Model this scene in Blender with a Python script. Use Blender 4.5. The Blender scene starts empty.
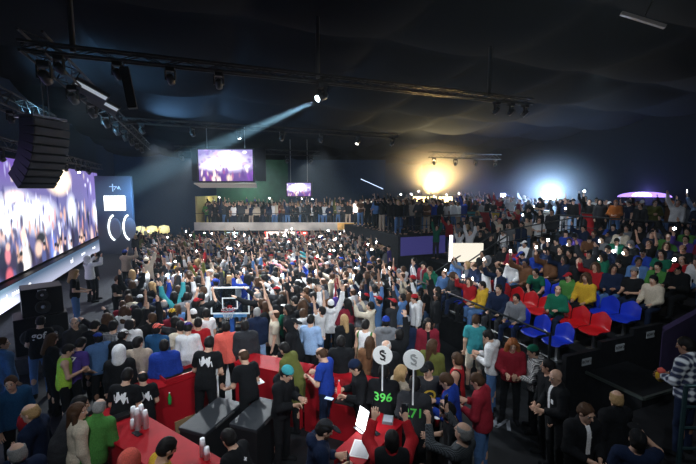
import bpy, math, random
import numpy as np
V = lambda *a: np.array(a, dtype=float)
def nrm(v):
    v = np.asarray(v, float); return v/ (np.linalg.norm(v) or 1)
def rx(a): c,s=math.cos(a),math.sin(a); return np.array([[1,0,0],[0,c,-s],[0,s,c]])
def ry(a): c,s=math.cos(a),math.sin(a); return np.array([[c,0,s],[0,1,0],[-s,0,c]])
def rz(a): c,s=math.cos(a),math.sin(a); return np.array([[c,-s,0],[s,c,0],[0,0,1]])
D = math.radians

# ---------------------------------------------------------------- distance fields -> one closed surface
class Field:
    def __init__(s, lo, hi, h):
        s.h = h; s.o = np.asarray(lo, float)
        s.n = [int(math.ceil((hi[i]-lo[i])/h))+2 for i in range(3)]
        s.ax = [s.o[i]+h*np.arange(s.n[i]) for i in range(3)]
        s.f = np.full(s.n, 0.2, dtype=np.float32)
    def _box(s, lo, hi):
        sl = []
        for i in range(3):
            a = max(0, int(math.floor((lo[i]-s.o[i])/s.h))); b = min(s.n[i], int(math.ceil((hi[i]-s.o[i])/s.h))+1)
            if b <= a: return None
            sl.append(slice(a, b))
        X = s.ax[0][sl[0]][:,None,None]; Y = s.ax[1][sl[1]][None,:,None]; Z = s.ax[2][sl[2]][None,None,:]
        return tuple(sl), X, Y, Z
    def _mix(s, sl, d, k, sub=False):
        a = s.f[sl]; d = d.astype(np.float32)
        if sub: d = -d; r = np.maximum(a, d)
        else: r = np.minimum(a, d)
        if k > 0:
            q = np.maximum(k-np.abs(a-d), 0)/k
            r = r + q*q*k*0.25 if sub else r - q*q*k*0.25
        s.f[sl] = r
    def cap(s, a, b, ra, rb, k=.03, sub=False, flat=None):
        m = max(ra, rb)+k+2*s.h
        got = s._box(np.minimum(a,b)-m, np.maximum(a,b)+m)
        if not got: return
        sl,X,Y,Z = got; ab = np.asarray(b)-a; L = float(ab@ab) or 1e-9
        px,py,pz = X-a[0],Y-a[1],Z-a[2]
        t = np.clip((px*ab[0]+py*ab[1]+pz*ab[2])/L, 0, 1)
        d = np.sqrt((px-t*ab[0])**2+(py-t*ab[1])**2+(pz-t*ab[2])**2)-(ra+(rb-ra)*t)
        s._mix(sl, d, k, sub)
    def ell(s, c, r, R=None, k=.03, sub=False):
        m = max(r)+k+2*s.h; c = np.asarray(c, float)
        got = s._box(c-m, c+m)
        if not got: return
        sl,X,Y,Z = got
        x,y,z = X-c[0],Y-c[1],Z-c[2]
        if R is not None:
            x,y,z = x*R[0,0]+y*R[1,0]+z*R[2,0], x*R[0,1]+y*R[1,1]+z*R[2,1], x*R[0,2]+y*R[1,2]+z*R[2,2]
        k0 = np.sqrt((x/r[0])**2+(y/r[1])**2+(z/r[2])**2)
        k1 = np.sqrt((x/r[0]**2)**2+(y/r[1]**2)**2+(z/r[2]**2)**2)+1e-6
        s._mix(sl, k0*(k0-1)/k1, k, sub)
    def cut(s, c, n):                       # keep the side n points away from
        n = nrm(n)
        X,Y,Z = s.ax[0][:,None,None],s.ax[1][None,:,None],s.ax[2][None,None,:]
        d = (X-c[0])*n[0]+(Y-c[1])*n[1]+(Z-c[2])*n[2]
        s.f = np.maximum(s.f, d.astype(np.float32))
    def folds(s, amp, fr=30.):
        X,Y,Z = s.ax[0][:,None,None],s.ax[1][None,:,None],s.ax[2][None,None,:]
        w = np.sin(fr*Z+9*np.sin(13*X+3)+5*Y)*np.sin(17*Y+8*np.sin(11*Z+1)+4*X)
        s.f = s.f+(amp*w).astype(np.float32)
    def mesh(s):
        f = s.f; n = f.shape; S = f < 0
        nc = (n[0]-1, n[1]-1, n[2]-1)
        cid = {}
        acc = np.zeros((nc[0]*nc[1]*nc[2], 4), np.float32)
        def lin(i,j,k): return (i*nc[1]+j)*nc[2]+k
        quads = []
        for ax in range(3):
            A = [slice(None)]*3; B = [slice(None)]*3
            A[ax] = slice(0,-1); B[ax] = slice(1,None)
            A,B = tuple(A),tuple(B)
            idx = np.nonzero(S[A] != S[B])
            if not len(idx[0]): continue
            f0 = f[A][idx]; f1 = f[B][idx]; t = f0/(f0-f1)
            P = np.stack(idx,1).astype(np.float32); P[:,ax] += t
            u,v = [(1,2),(2,0),(0,1)][ax]
            ok = np.ones(len(t), bool)
            for w in (u,v): ok &= (idx[w]>0)&(idx[w]<n[w]-1)
            I = [x[ok] for x in idx]; P = P[ok]; fl = f0[ok] < 0
            cs = []
            for du,dv in ((-1,-1),(0,-1),(0,0),(-1,0)):
                J = list(I); J[u] = J[u]+du; J[v] = J[v]+dv
                c = lin(*J); cs.append(c)
                for q in range(3): np.add.at(acc[:,q], c, P[:,q])
                np.add.at(acc[:,3], c, 1)
            q = np.stack(cs,1); q[~fl] = q[~fl][:,::-1]
            quads.append(q)
        q = np.concatenate(quads)
        used, inv = np.unique(q, return_inverse=True)
        vs = acc[used,:3]/acc[used,3:4]
        return s.o+vs*s.h, inv.reshape(-1,4)

def mesh_np(name, vs, qs, mats=None, smooth=True):
    me = bpy.data.meshes.new(name)
    vs = np.asarray(vs, np.float32); qs = np.asarray(qs, np.int32); w = qs.shape[1]
    me.vertices.add(len(vs)); me.vertices.foreach_set('co', vs.ravel())
    me.loops.add(qs.size); me.loops.foreach_set('vertex_index', qs.ravel())
    me.polygons.add(len(qs)); me.polygons.foreach_set('loop_start', np.arange(0, qs.size, w, dtype=np.int32))
    if mats is not None: me.polygons.foreach_set('material_index', np.asarray(mats, np.int32))
    me.polygons.foreach_set('use_smooth', np.full(len(qs), smooth))
    me.update(calc_edges=True)
    return me

# ---------------------------------------------------------------- people: a posed skeleton, then skin, clothes and hair around it
class Pose:
    """lean: forward, side (deg); arms: (upper dir, fore dir, curl) per side in the chest frame (x out, y forward, z up); legs: (thigh, shin) per side; head: turn, nod"""
    def __init__(p, lean=(3,0), ra=None, la=None, rl=None, ll=None, head=(0,5), sit=False, twist=0, w=1.0):
        down = ((.16,.02,-1),(.05,.22,-1),.3)
        ra = ra or down; la = la or down
        rl = rl or ((.07,.03,-1),(.02,-.05,-1)); ll = ll or rl
        p.sit = sit; p.w = w
        T = rz(D(twist)) @ ry(D(lean[1])) @ rx(D(-lean[0])); p.T = T
        Pf = rx(D(-lean[0]*.35)) if not sit else np.eye(3); p.P = Pf
        pel = V(0,0,0)
        p.hip = {s: pel+Pf@V(s*.095,0,-.05) for s in (1,-1)}
        p.leg = {}
        for s,L in ((1,rl),(-1,ll)):
            t,sh = nrm(V(s*L[0][0],L[0][1],L[0][2])), nrm(V(s*L[1][0],L[1][1],L[1][2]))
            kn = p.hip[s]+t*.43; an = kn+sh*.41
            fd = nrm(V(s*.25,1,0)); p.leg[s] = (kn,an,fd)
        z0 = .53 if sit else -min(p.leg[1][1][2],p.leg[-1][1][2])+.085
        off = V(0,0,z0)
        p.pel = pel+off
        for s in (1,-1):
            p.hip[s] = p.hip[s]+off; k,a,fd = p.leg[s]; p.leg[s] = (k+off,a+off,fd)
            if sit:
                k,a,fd = p.leg[s]; a = a.copy(); a[2] = max(a[2],.085); p.leg[s] = (k,a,fd)
        p.waist = p.pel+Pf@V(0,0,.12)
        C = lambda x,y,z: p.waist+T@V(x,y,z)
        p.C = C
        p.chest = C(0,.005,.20); p.neck = C(0,-.015,.39)
        Hd = T @ rz(D(-head[0])) @ rx(D(lean[0]*.6-head[1])); p.Hd = Hd
        p.head = p.neck+T@V(0,.01,.05)+Hd@V(0,.015,.115)
        p.arm = {}
        for s,A in ((1,ra),(-1,la)):
            u,fo = nrm(T@V(s*A[0][0],A[0][1],A[0][2])), nrm(T@V(s*A[1][0],A[1][1],A[1][2]))
            up = A[0][2] > 0.1
            sh = C(s*(.172*w if not up else .165*w),0,.335+(.05 if up else 0)); el = sh+u*.285; wr = el+fo*.25
            hd = nrm(T@V(s*A[3][0],A[3][1],A[3][2])) if len(A) > 3 else fo
            p.arm[s] = (sh,el,wr,hd,A[2])
    def bounds(p, pad=.16):
        pts = [p.head+V(0,0,.14),p.head-V(0,0,.1),p.pel]+[q for s in (1,-1) for q in (p.arm[s][0],p.arm[s][1],p.arm[s][2],p.arm[s][2]+p.arm[s][3]*.2,p.leg[s][0],p.leg[s][1],p.leg[s][1]+p.leg[s][2]*.18)]
        a = np.array(pts); lo = a.min(0)-pad; hi = a.max(0)+pad; lo[2] = max(lo[2],-.04)
        return lo,hi
def torso(F, p, e, k=.06, hem=None):
    w = p.w; T = p.T; C = p.C
    F.ell(C(0,.005,.20),(.158*w+e,.112+e,.20+e*.7),T,k)
    F.ell(C(0,.0,.31),(.175*w+e,.09+e,.085+e*.6),T,k)
    F.ell(C(0,.008,.03),(.142*w+e,.105+e,.17+e),T,k)
    F.ell(p.pel+V(0,-.005,.0),(.162*w+e,.115+e,.125+e),p.P,k)
def hand(F, wr, hd, curl, s, T, fine):
    side = nrm(np.cross(hd, T@V(0,1,0)) if abs(hd@(T@V(0,1,0))) < .9 else np.cross(hd, T@V(0,0,1)))
    pn = nrm(np.cross(side, hd))                     # fingers curl towards pn
    if curl < 0: pn = -pn; curl = -curl
    Rm = np.stack([side,pn,hd],1)
    F.ell(wr+hd*.05,(.041,.02,.055),Rm,.02)
    if not fine:
        F.cap(wr+hd*.08,wr+hd*.13+pn*.04*curl,.03,.02,.02); F.cap(wr+hd*.03+side*s*.03,wr+hd*.08+side*s*.06,.013,.01,.012); return
    for i,(x,L) in enumerate(((-.034,.062),(-.0115,.076),(.0115,.082),(.034,.072))):
        a = wr+side*x*s+hd*.088
        d1 = nrm(hd+pn*curl*.9+side*s*x*4.5); m = a+d1*L*.5
        d2 = nrm(hd*(1-curl)+pn*curl*2.2+side*s*x*4.5); b = m+d2*L*.55
        F.cap(a-hd*.02,m,.0105,.0098,.006); F.cap(m,b,.0098,.0085,.004)
    a = wr+side*s*.03+hd*.03; m = a+nrm(side*s*.8+hd*.75+pn*.5*curl)*.042; b = m+nrm(side*s*.25+hd+pn*(.3+curl))*.032
    F.cap(wr+hd*.02+side*s*.012,m,.0135,.0115,.012); F.cap(m,b,.0112,.0092,.006)
def headf(F, c, R, fine, fem=0):
    q = lambda x,y,z: c+R@V(x,y,z)
    F.ell(q(0,-.012,.03),(.075,.096,.088),R,.03)
    F.ell(q(0,.024,-.045),(.056-.004*fem,.064,.074),R,.04)
    if fine:
        F.cap(q(0,.094,.012),q(0,.107,-.022),.009,.014,.014)           # nose
        F.cap(q(-.045,.08,.03),q(.045,.08,.03),.010,.010,.012)         # brow
        F.ell(q(.033,.094,.009),(.019,.014,.011),R,.012,True); F.ell(q(-.033,.094,.009),(.019,.014,.011),R,.012,True)
        F.ell(q(.033,.077,.008),(.014,.013,.012),R,.004); F.ell(q(-.033,.077,.008),(.014,.013,.012),R,.004)
        F.ell(q(0,.086,-.055),(.024,.012,.0075),R,.006); F.ell(q(0,.079,-.068),(.019,.012,.006),R,.006)
        F.ell(q(0,.07,-.092),(.022,.02,.018),R,.02)
        for s in (1,-1): F.ell(q(s*.077,-.008,-.005),(.012,.024,.034),R,.008)
    else:
        F.cap(q(0,.09,.01),q(0,.102,-.022),.012,.016,.015)
def skin_mesh(name, p, h, fine, fem=0):
    lo,hi = p.bounds(); F = Field(lo,hi,h); e = 0
    torso(F,p,-.004)
    F.cap(p.neck-p.T@V(0,0,.05),p.head-p.Hd@V(0,.02,.06),.066,.055,.04)
    F.cap(p.C(.15*p.w,-.01,.35),p.C(-.15*p.w,-.01,.35),.05,.05,.05)
    headf(F,p.head,p.Hd,fine,fem)
    for s in (1,-1):
        sh,el,wr,hd,cu = p.arm[s]
        F.ell(sh,(.06,.06,.065),p.T,.05)
        F.cap(sh,el,.052,.041,.04); F.cap(el,wr,.041,.028,.03); hand(F,wr,hd,cu,s,p.T,fine)
        kn,an,fd = p.leg[s]
        F.cap(p.hip[s],kn,.085,.054,.05); F.cap(kn,an,.053,.036,.03)
        F.ell(kn+(an-kn)*.33+V(0,-.02,0),(.05,.05,.12),None,.04)
        F.cap(an+V(0,0,-.035)-fd*.03,an+fd*.13+V(0,0,-.05),.04,.032,.03)
    v,q = F.mesh()
    fc = v[q].mean(1); L = (fc-p.head)@p.Hd
    m = np.zeros(len(q),int)
    for s in (1,-1):
        d = ((L[:,0]-s*.033)/.017)**2+((L[:,2]-.009)/.0095)**2
        m[(d<1)&(L[:,1]>.06)] = 1
        d = ((L[:,0]-s*.033)/.0075)**2+((L[:,2]-.009)/.009)**2
        m[(d<1)&(L[:,1]>.06)] = 2
        b = (abs(L[:,0]-s*.034)<.021)&(abs(L[:,2]-.034+4.*(L[:,0]*s-.030)**2*6)<.005)
        m[b&(L[:,1]>.06)] = 2
    m[(abs(L[:,0])<.024)&(abs(L[:,2]+.06)<.0115)&(L[:,1]>.07)] = 3
    return mesh_np(name,v,q,m)
def top_mesh(name, p, h, kind, folds=.003):
    lo,hi = p.bounds(); F = Field(lo,hi,h)
    tight = kind in ('t_shirt','vest_jersey','shirt','vest')
    e = .014 if tight else .026
    if kind == 'puffer_jacket': e = .042
    if kind == 'vest': e = .046
    torso(F,p,e)
    F.cap(p.C(.14*p.w,-.01,.348),p.C(-.14*p.w,-.01,.348),.054+e,.054+e,.05)
    hemz = {'t_shirt':-.09,'vest_jersey':-.10,'shirt':-.1,'coat':-.42}.get(kind,-.08)
    if kind == 'coat' and not p.sit:
        F.cap(p.pel,p.pel+V(.07,0,hemz),.14,.14,.05); F.cap(p.pel,p.pel+V(-.07,0,hemz),.14,.14,.05)
        F.cut(p.pel+V(0,0,hemz),V(0,0,-1))
    elif not p.sit:
        F.cap(p.C(.05,0,0),p.pel+V(.055,0,-.09),.1+e,.105+e,.05); F.cap(p.C(-.05,0,0),p.pel+V(-.055,0,-.09),.1+e,.105+e,.05)
        F.cut(p.pel+p.P@V(0,0,hemz),-p.P[:,2])
    else:
        F.cut(p.pel+V(0,0,-.07),V(0,0,-1))
    if kind == 'hoodie':
        F.ell(p.C(0,-.10,.40),(.12,.07,.085),p.T@rx(D(25)),.03)
        F.cap(p.C(-.07,.03,.42),p.C(.07,.03,.42),.035,.035,.03)
    elif not tight:
        F.cap(p.neck+p.T@V(0,0,-.03),p.neck+p.T@V(0,.0,.035),.085,.078,.03)
    for s in (1,-1):
        sh,el,wr,hd,cu = p.arm[s]
        ee = e if not tight else .015
        if kind in ('vest_jersey','vest'): continue
        F.ell(sh,(.062+ee*.75,.062+ee,.066+ee*.8),p.T,.05)
        if kind == 't_shirt':
            G = Field(lo,hi,h); G.cap(sh,sh+(el-sh)*.72,.062+ee,.062+ee,0); G.cut(sh+(el-sh)*.68,el-sh); F.f = np.minimum(F.f,G.f)
        else:
            G = Field(lo,hi,h); G.cap(sh,el,.054+ee,.046+ee,.02); G.cap(el,wr+(wr-el)*.1,.046+ee,.032+ee*.8,.03);
            # cuff: a plane at the wrist, only on the forearm's own field
            n = nrm(wr-el); X,Y,Z = G.ax[0][:,None,None],G.ax[1][None,:,None],G.ax[2][None,None,:]
            c = wr-n*.01; d = (X-c[0])*n[0]+(Y-c[1])*n[1]+(Z-c[2])*n[2]
            near = ((X-wr[0])**2+(Y-wr[1])**2+(Z-wr[2])**2) < .16**2
            G.f = np.where(near,np.maximum(G.f,d.astype(np.float32)),G.f)
            a = F.f; b = G.f; k = .03; qq = np.maximum(k-np.abs(a-b),0)/k; F.f = np.minimum(a,b)-qq*qq*k*.25
    # neckline
    if kind in ('t_shirt','vest_jersey'): F.ell(p.neck+p.T@V(0,.03,.035),(.075,.085,.05),p.T,.01,True)
    else: F.ell(p.neck+p.T@V(0,.045,.06),(.06,.075,.07),p.T,.01,True)
    if folds: F.folds(folds*(1.6 if kind=='puffer_jacket' else 1), 70. if kind=='puffer_jacket' else 32.)
    v,q = F.mesh()
    fc = v[q].mean(1); L = (fc-p.waist)@p.T
    m = np.zeros(len(q),int)
    if kind in ('shirt','jacket','coat','blazer'): m[(abs(L[:,0])<.035)&(L[:,1]>.04)&(L[:,2]>.02)] = 1     # the opening down the front
    if kind == 'vest_jersey': m[abs(L[:,0])>.13*p.w] = 1
    if kind == 'hoodie': m[(L[:,2]>.36)&(L[:,1]<-.05)] = 0
    return mesh_np(name,v,q,m)
def legs_mesh(name, p, h, kind='trousers', folds=.003):
    lo,hi = p.bounds(); F = Field(lo,hi,h); e = .012
    F.ell(p.pel+V(0,-.005,0),(.162*p.w+e,.115+e,.12+e),p.P,.05)
    F.ell(p.C(0,.008,0),(.142*p.w+e,.105+e,.1+e),p.T,.05)
    F.cut(p.C(0,0,.0),p.T[:,2])
    for s in (1,-1):
        kn,an,fd = p.leg[s]; G = Field(lo,hi,h)
        end = an+(kn-an)*(.0 if kind=='trousers' else .0)
        if kind == 'shorts':
            G.cap(p.hip[s],kn,.095,.085,.05); n = nrm(kn-p.hip[s]); G.cut(kn-n*.03,n)
        else:
            G.cap(p.hip[s],kn,.095,.068,.05); G.cap(kn,an,.068,.062,.03); n = nrm(an-kn)
            X,Y,Z = G.ax[0][:,None,None],G.ax[1][None,:,None],G.ax[2][None,None,:]
            d = (X-an[0])*n[0]+(Y-an[1])*n[1]+(Z-an[2])*n[2]
            near = ((X-an[0])**2+(Y-an[1])**2+(Z-an[2])**2) < .2**2
            G.f = np.where(near,np.maximum(G.f,d.astype(np.float32)),G.f)
        a = F.f; b = G.f; k = .03; qq = np.maximum(k-np.abs(a-b),0)/k; F.f = np.minimum(a,b)-qq*qq*k*.25
    if folds: F.folds(folds,40.)
    v,q = F.mesh(); return mesh_np(name,v,q)
def shoe_mesh(name, p, s, h):
    kn,an,fd = p.leg[s]; c = an
    F = Field(c-.25,c+.25,h)
    F.cap(c+V(0,0,-.045)-fd*.035,c+fd*.15+V(0,0,-.055),.05,.04,.03); F.cap(c+V(0,0,.01),c+V(0,0,-.04),.048,.05,.03)
    F.cut(V(c[0],c[1],c[2]-.084),V(0,0,-1)); F.cut(c+V(0,0,.02),V(0,0,1))
    v,q = F.mesh(); return mesh_np(name,v,q,(v[q].mean(1)[:,2]<c[2]-.06).astype(int))
# hair and hats, in the head's own frame
def hair_mesh(name, style, h):
    F = Field(V(-.22,-.24,-.36),V(.22,.2,.22),h)
    I = np.eye(3)
    if style in ('short_hair','grey_hair','long_hair','tied_hair','curly_hair','side_hair'):
        e = {'short_hair':.012,'long_hair':.018,'tied_hair':.01,'curly_hair':.03,'side_hair':.008}.get(style,.012)
        F.ell(V(0,-.016,.034),(.075+e,.096+e,.088+e),None,.02)
        F.ell(V(0,-.045,-.02),(.072+e,.07+e,.07),None,.03)
        F.ell(V(0,.09,-.03),(.07,.075,.105),None,.02,True)
        F.ell(V(0,.1,.03),(.06,.06,.05),None,.02,True)
        for s in (1,-1): F.ell(V(s*.085,.0,-.025),(.03,.03,.035),None,.01,True) if style=='short_hair' else None
        if style == 'side_hair': F.ell(V(0,0,.13),(.09,.12,.075),None,.01,True)
        if style == 'long_hair':
            for s in (1,-1): F.cap(V(s*.075,-.02,.0),V(s*.085,.0,-.22),.035,.04,.03)
            F.cap(V(0,-.07,0),V(0,-.1,-.27),.075,.06,.04)
        if style == 'tied_hair':
            F.ell(V(0,-.12,.06),(.045,.045,.045),None,.02); F.cap(V(0,-.13,.05),V(0,-.16,-.14),.03,.018,.02)
        if style == 'curly_hair':
            for s in (1,-1): F.cap(V(s*.085,-.01,.02),V(s*.12,.0,-.2),.045,.055,.03)
            F.cap(V(0,-.08,0),V(0,-.1,-.24),.09,.08,.04); F.folds(.009,75.)
        else: F.folds(.003,60.)
    elif style in ('beanie',):
        F.ell(V(0,-.016,.048),(.09,.11,.1),None,.02); F.cut(V(0,.0,.032),V(0,.3,-1))
        pass
    elif style == 'cap':
        F.ell(V(0,-.016,.04),(.086,.107,.095),None,.01); F.cut(V(0,0,.042),V(0,.22,-1))
        G = Field(V(-.22,-.24,-.36),V(.22,.2,.22),h); G.ell(V(0,.125,.062),(.075,.085,.014),rx(D(-8)),.01); F.f = np.minimum(F.f,G.f)
    elif style == 'hood':
        F.ell(V(0,-.03,.02),(.115,.135,.135),None,.02); F.cap(V(0,-.04,-.05),V(0,-.03,-.14),.11,.12,.03)
        F.ell(V(0,.13,-.01),(.078,.12,.105),None,.02,True); F.ell(V(0,-.01,.0),(.088,.11,.115),None,.01,True)
    elif style == 'beard':
        F.ell(V(0,.03,-.06),(.064,.066,.068),None,.02); F.cut(V(0,.02,-.04),V(0,-.25,1)); F.ell(V(0,.1,-.03),(.03,.03,.025),None,.01,True)
    v,q = F.mesh()
    m = np.zeros(len(q),int)
    if style == 'cap': m[v[q].mean(1)[:,1] > .1] = 1
    return mesh_np(name,v,q,m)
A_DOWN=((.16,.02,-1),(.05,.22,-1),.3)
POSES = dict(
 stand = Pose(),
 stand_look = Pose(lean=(2,2),head=(35,3),ra=((.2,.0,-1),(.1,.35,-1),.4)),
 phone = Pose(lean=(6,0),head=(0,28),ra=((.22,.25,-1),(-.45,.95,.25),.75),la=((.22,.2,-1),(-.5,.9,.2),.6)),
 film_one = Pose(lean=(-2,3),head=(5,-10),ra=((.35,.55,.75),(.0,.35,1),.7,(0,.2,1))),
 film_both = Pose(lean=(-2,0),head=(0,-6),ra=((.35,.85,.1),(-.35,.45,.95),.75,(-.1,.1,1)),la=((.35,.85,.1),(-.35,.45,.95),.75,(-.1,.1,1))),
 arms_up = Pose(lean=(-4,0),head=(0,-14),ra=((.4,.1,.9),(.1,.15,1),.15),la=((.45,.1,.85),(.05,.2,1),.15)),
 one_up = Pose(lean=(-2,-4),head=(-10,-8),ra=((.45,.25,.85),(.15,.3,1),.15)),
 point = Pose(lean=(4,0),head=(15,2),ra=((.5,.85,.25),(.35,.9,.45),.5)),
 crossed = Pose(lean=(0,0),head=(-15,5),ra=((.3,.3,-1),(-.9,.55,.1),.4),la=((.3,.3,-1),(-.9,.6,-.05),.4)),
 clasp = Pose(lean=(3,0),head=(-8,16),ra=((.25,.25,-1),(-.6,.75,-.15),.6),la=((.25,.25,-1),(-.6,.75,-.15),.6)),
 lean_bar = Pose(lean=(32,0),head=(10,2),ra=((.2,.75,-.9),(-.2,.85,-.5),.4),la=((.25,.7,-.9),(-.25,.9,-.45),.4)),
 work = Pose(lean=(20,4),head=(-10,18),ra=((.25,.3,-1),(-.2,.95,-.3),.5),la=((.2,.5,-1),(-.1,1,-.2),.5)),
 drink = Pose(lean=(-2,0),head=(0,-14),ra=((.5,.75,-.15),(-.75,-.05,.75),.75),la=((.18,.1,-1),(-.2,.8,-.5),.5)),
 sign = Pose(lean=(0,0),head=(5,0),ra=((.25,.35,-1),(-.15,.5,.9),.85),la=A_DOWN),
 carry = Pose(lean=(2,0),head=(0,10),ra=((.2,.05,-1),(-.15,1,-.15),.7),la=((.2,.1,-1),(-.1,1,-.3),.6)),
 stride = Pose(lean=(5,0),head=(10,4),rl=((.06,.35,-1),(.0,-.1,-1)),ll=((.06,-.2,-1),(.0,-.45,-1)),ra=((.15,-.3,-1),(.05,.25,-1),.4),la=((.15,.35,-1),(.0,.7,-1),.4)),
 cheer_fwd = Pose(lean=(10,0),head=(0,2),ra=((.35,.8,.55),(.1,.8,.75),.2),la=((.3,.85,.35),(.05,.85,.6),.2)),
 sit = Pose(sit=True,lean=(4,0),head=(0,4),rl=((.18,1,-.06),(.02,.05,-1)),ra=((.2,.3,-1),(-.3,.9,-.25),.4),la=((.2,.3,-1),(-.3,.9,-.25),.4)),
 sit_phone = Pose(sit=True,lean=(10,0),head=(0,30),rl=((.15,1,-.06),(.02,.12,-1)),ra=((.22,.35,-1),(-.4,.95,.3),.75),la=((.22,.3,-1),(-.5,.9,.25),.6)),
 sit_film = Pose(sit=True,lean=(0,2),head=(5,-4),rl=((.2,1,-.06),(.0,.0,-1)),ra=((.35,.8,.3),(-.15,.5,1),.75,(0,.1,1)),la=((.2,.3,-1),(-.3,.9,-.25),.4)),
 sit_fwd = Pose(sit=True,lean=(32,0),head=(15,0),rl=((.28,1,-.04),(.0,-.05,-1)),ra=((.25,.75,-.9),(-.5,.8,-.35),.5),la=((.25,.75,-.9),(-.5,.8,-.35),.5)),
 sit_back = Pose(sit=True,lean=(-8,3),head=(-25,6),rl=((.22,1,-.06),(.02,.2,-1)),ll=((.1,1,.05),(.1,.3,-1)),ra=((.2,.15,-1),(-.4,.9,-.2),.4),la=((.25,.1,-1),(-.6,.8,-.1),.4)),
 sit_up = Pose(sit=True,lean=(-3,0),head=(0,-8),rl=((.2,1,-.06),(.0,.05,-1)),ra=((.45,.35,.85),(.1,.3,1),.3),la=((.4,.4,.8),(-.1,.3,1),.3)),
)

# ================================================================ the scene
random.seed(7); np.random.seed(7)
SC = bpy.context.scene; COL = SC.collection
CAMZ = 4.6; FPX = 387.; YAW = D(21.6); PIT = math.atan(42/387)
FH = (math.sin(YAW),math.cos(YAW)); RH = (math.cos(YAW),-math.sin(YAW))
from mathutils import Matrix, Vector
from mathutils.bvhtree import BVHTree
def ray(x,y):
    a=(x-348)/FPX; b=(232-y)/FPX; c,s=math.cos(PIT),math.sin(PIT); fw=c+b*s
    return (a*RH[0]+fw*FH[0], a*RH[1]+fw*FH[1], -s+b*c)
def at(x,y,z):
    r=ray(x,y); t=(z-CAMZ)/r[2]; return V(r[0]*t,r[1]*t,z)
def dep(x,y,d):
    r=ray(x,y); return V(r[0]*d,r[1]*d,CAMZ+r[2]*d)
def onX(x,y,X):
    r=ray(x,y); t=X/r[0]; return V(X,r[1]*t,CAMZ+r[2]*t)

# ---------------------------------------------------------------- materials
MATS = {}
def mat(n, c, rough=.75, metal=0., emit=None, es=1., bump=0., var=0., scale=40., spec=.5, trans=0., alpha=1.):
    if n in MATS: return MATS[n]
    m = bpy.data.materials.new(n); m.use_nodes = True; nt = m.node_tree; b = nt.nodes['Principled BSDF']
    b.inputs['Base Color'].default_value = (*c,1); b.inputs['Roughness'].default_value = rough; b.inputs['Metallic'].default_value = metal
    b.inputs['Specular IOR Level'].default_value = spec
    if trans: b.inputs['Transmission Weight'].default_value = trans
    if alpha < 1: b.inputs['Alpha'].default_value = alpha
    if emit: b.inputs['Emission Color'].default_value = (*emit,1); b.inputs['Emission Strength'].default_value = es
    if bump or var:
        t = nt.nodes.new('ShaderNodeTexCoord'); nz = nt.nodes.new('ShaderNodeTexNoise'); nz.inputs['Scale'].default_value = scale; nz.inputs['Detail'].default_value = 3
        nt.links.new(t.outputs['Object'], nz.inputs['Vector'])
        if bump:
            bp = nt.nodes.new('ShaderNodeBump'); bp.inputs['Strength'].default_value = bump; bp.inputs['Distance'].default_value = .01
            nt.links.new(nz.outputs['Fac'], bp.inputs['Height']); nt.links.new(bp.outputs['Normal'], b.inputs['Normal'])
        if var:
            r = nt.nodes.new('ShaderNodeValToRGB'); e = r.color_ramp.elements
            e[0].position = .3; e[1].position = .7
            e[0].color = (*[x*(1-var) for x in c],1); e[1].color = (*[min(1,x*(1+var)) for x in c],1)
            nt.links.new(nz.outputs['Fac'], r.inputs['Fac']); nt.links.new(r.outputs['Color'], b.inputs['Base Color'])
    MATS[n] = m; return m
FAB = dict(black=(.009,.010,.012), charcoal=(.03,.032,.038), navy=(.009,.017,.045), grey=(.17,.18,.2), white=(.75,.76,.78), cream=(.6,.53,.42), beige=(.42,.34,.27),
 brown=(.13,.06,.03), olive=(.11,.12,.03), red=(.34,.014,.02), maroon=(.2,.015,.03), blue=(.015,.045,.3), denim=(.08,.17,.36), lightblue=(.3,.45,.7), teal=(.05,.32,.36),
 green=(.06,.2,.045), yellow=(.55,.34,.03), purple=(.08,.05,.26), pink=(.5,.2,.24), orange=(.42,.13,.03), coral=(.75,.13,.1), darkgreen=(.01,.12,.07), darkblue=(.015,.07,.17), neon=(.45,.75,.08), darkred=(.3,.02,.035))
WORD = dict(lightblue='light blue', darkgreen='dark green', darkblue='dark blue', darkred='dark red', neon='neon green')
def cw(c): return WORD.get(c,c)
def fab(c): return mat('fabric_'+c, FAB[c], .9, bump=.25, var=.18, scale=60, spec=.12)
SKINS = [mat('skin_%d'%i, c, .55, var=.08, scale=25) for i,c in enumerate([(.62,.38,.27),(.5,.28,.19),(.36,.19,.12),(.17,.085,.055)])]
EYE = mat('eye_white',(.75,.74,.72),.3); DARK = mat('iris_and_brow',(.015,.01,.008),.5); LIP = mat('lips',(.4,.13,.11),.5)
HAIRC = dict(black=(.008,.007,.007), brown=(.06,.03,.015), fair=(.4,.26,.12), grey=(.25,.25,.25), ginger=(.3,.1,.03), white=(.6,.57,.55))
def hairm(c): return mat('hair_'+c, HAIRC[c], .6, bump=.5, var=.3, scale=90, spec=.2)
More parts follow.
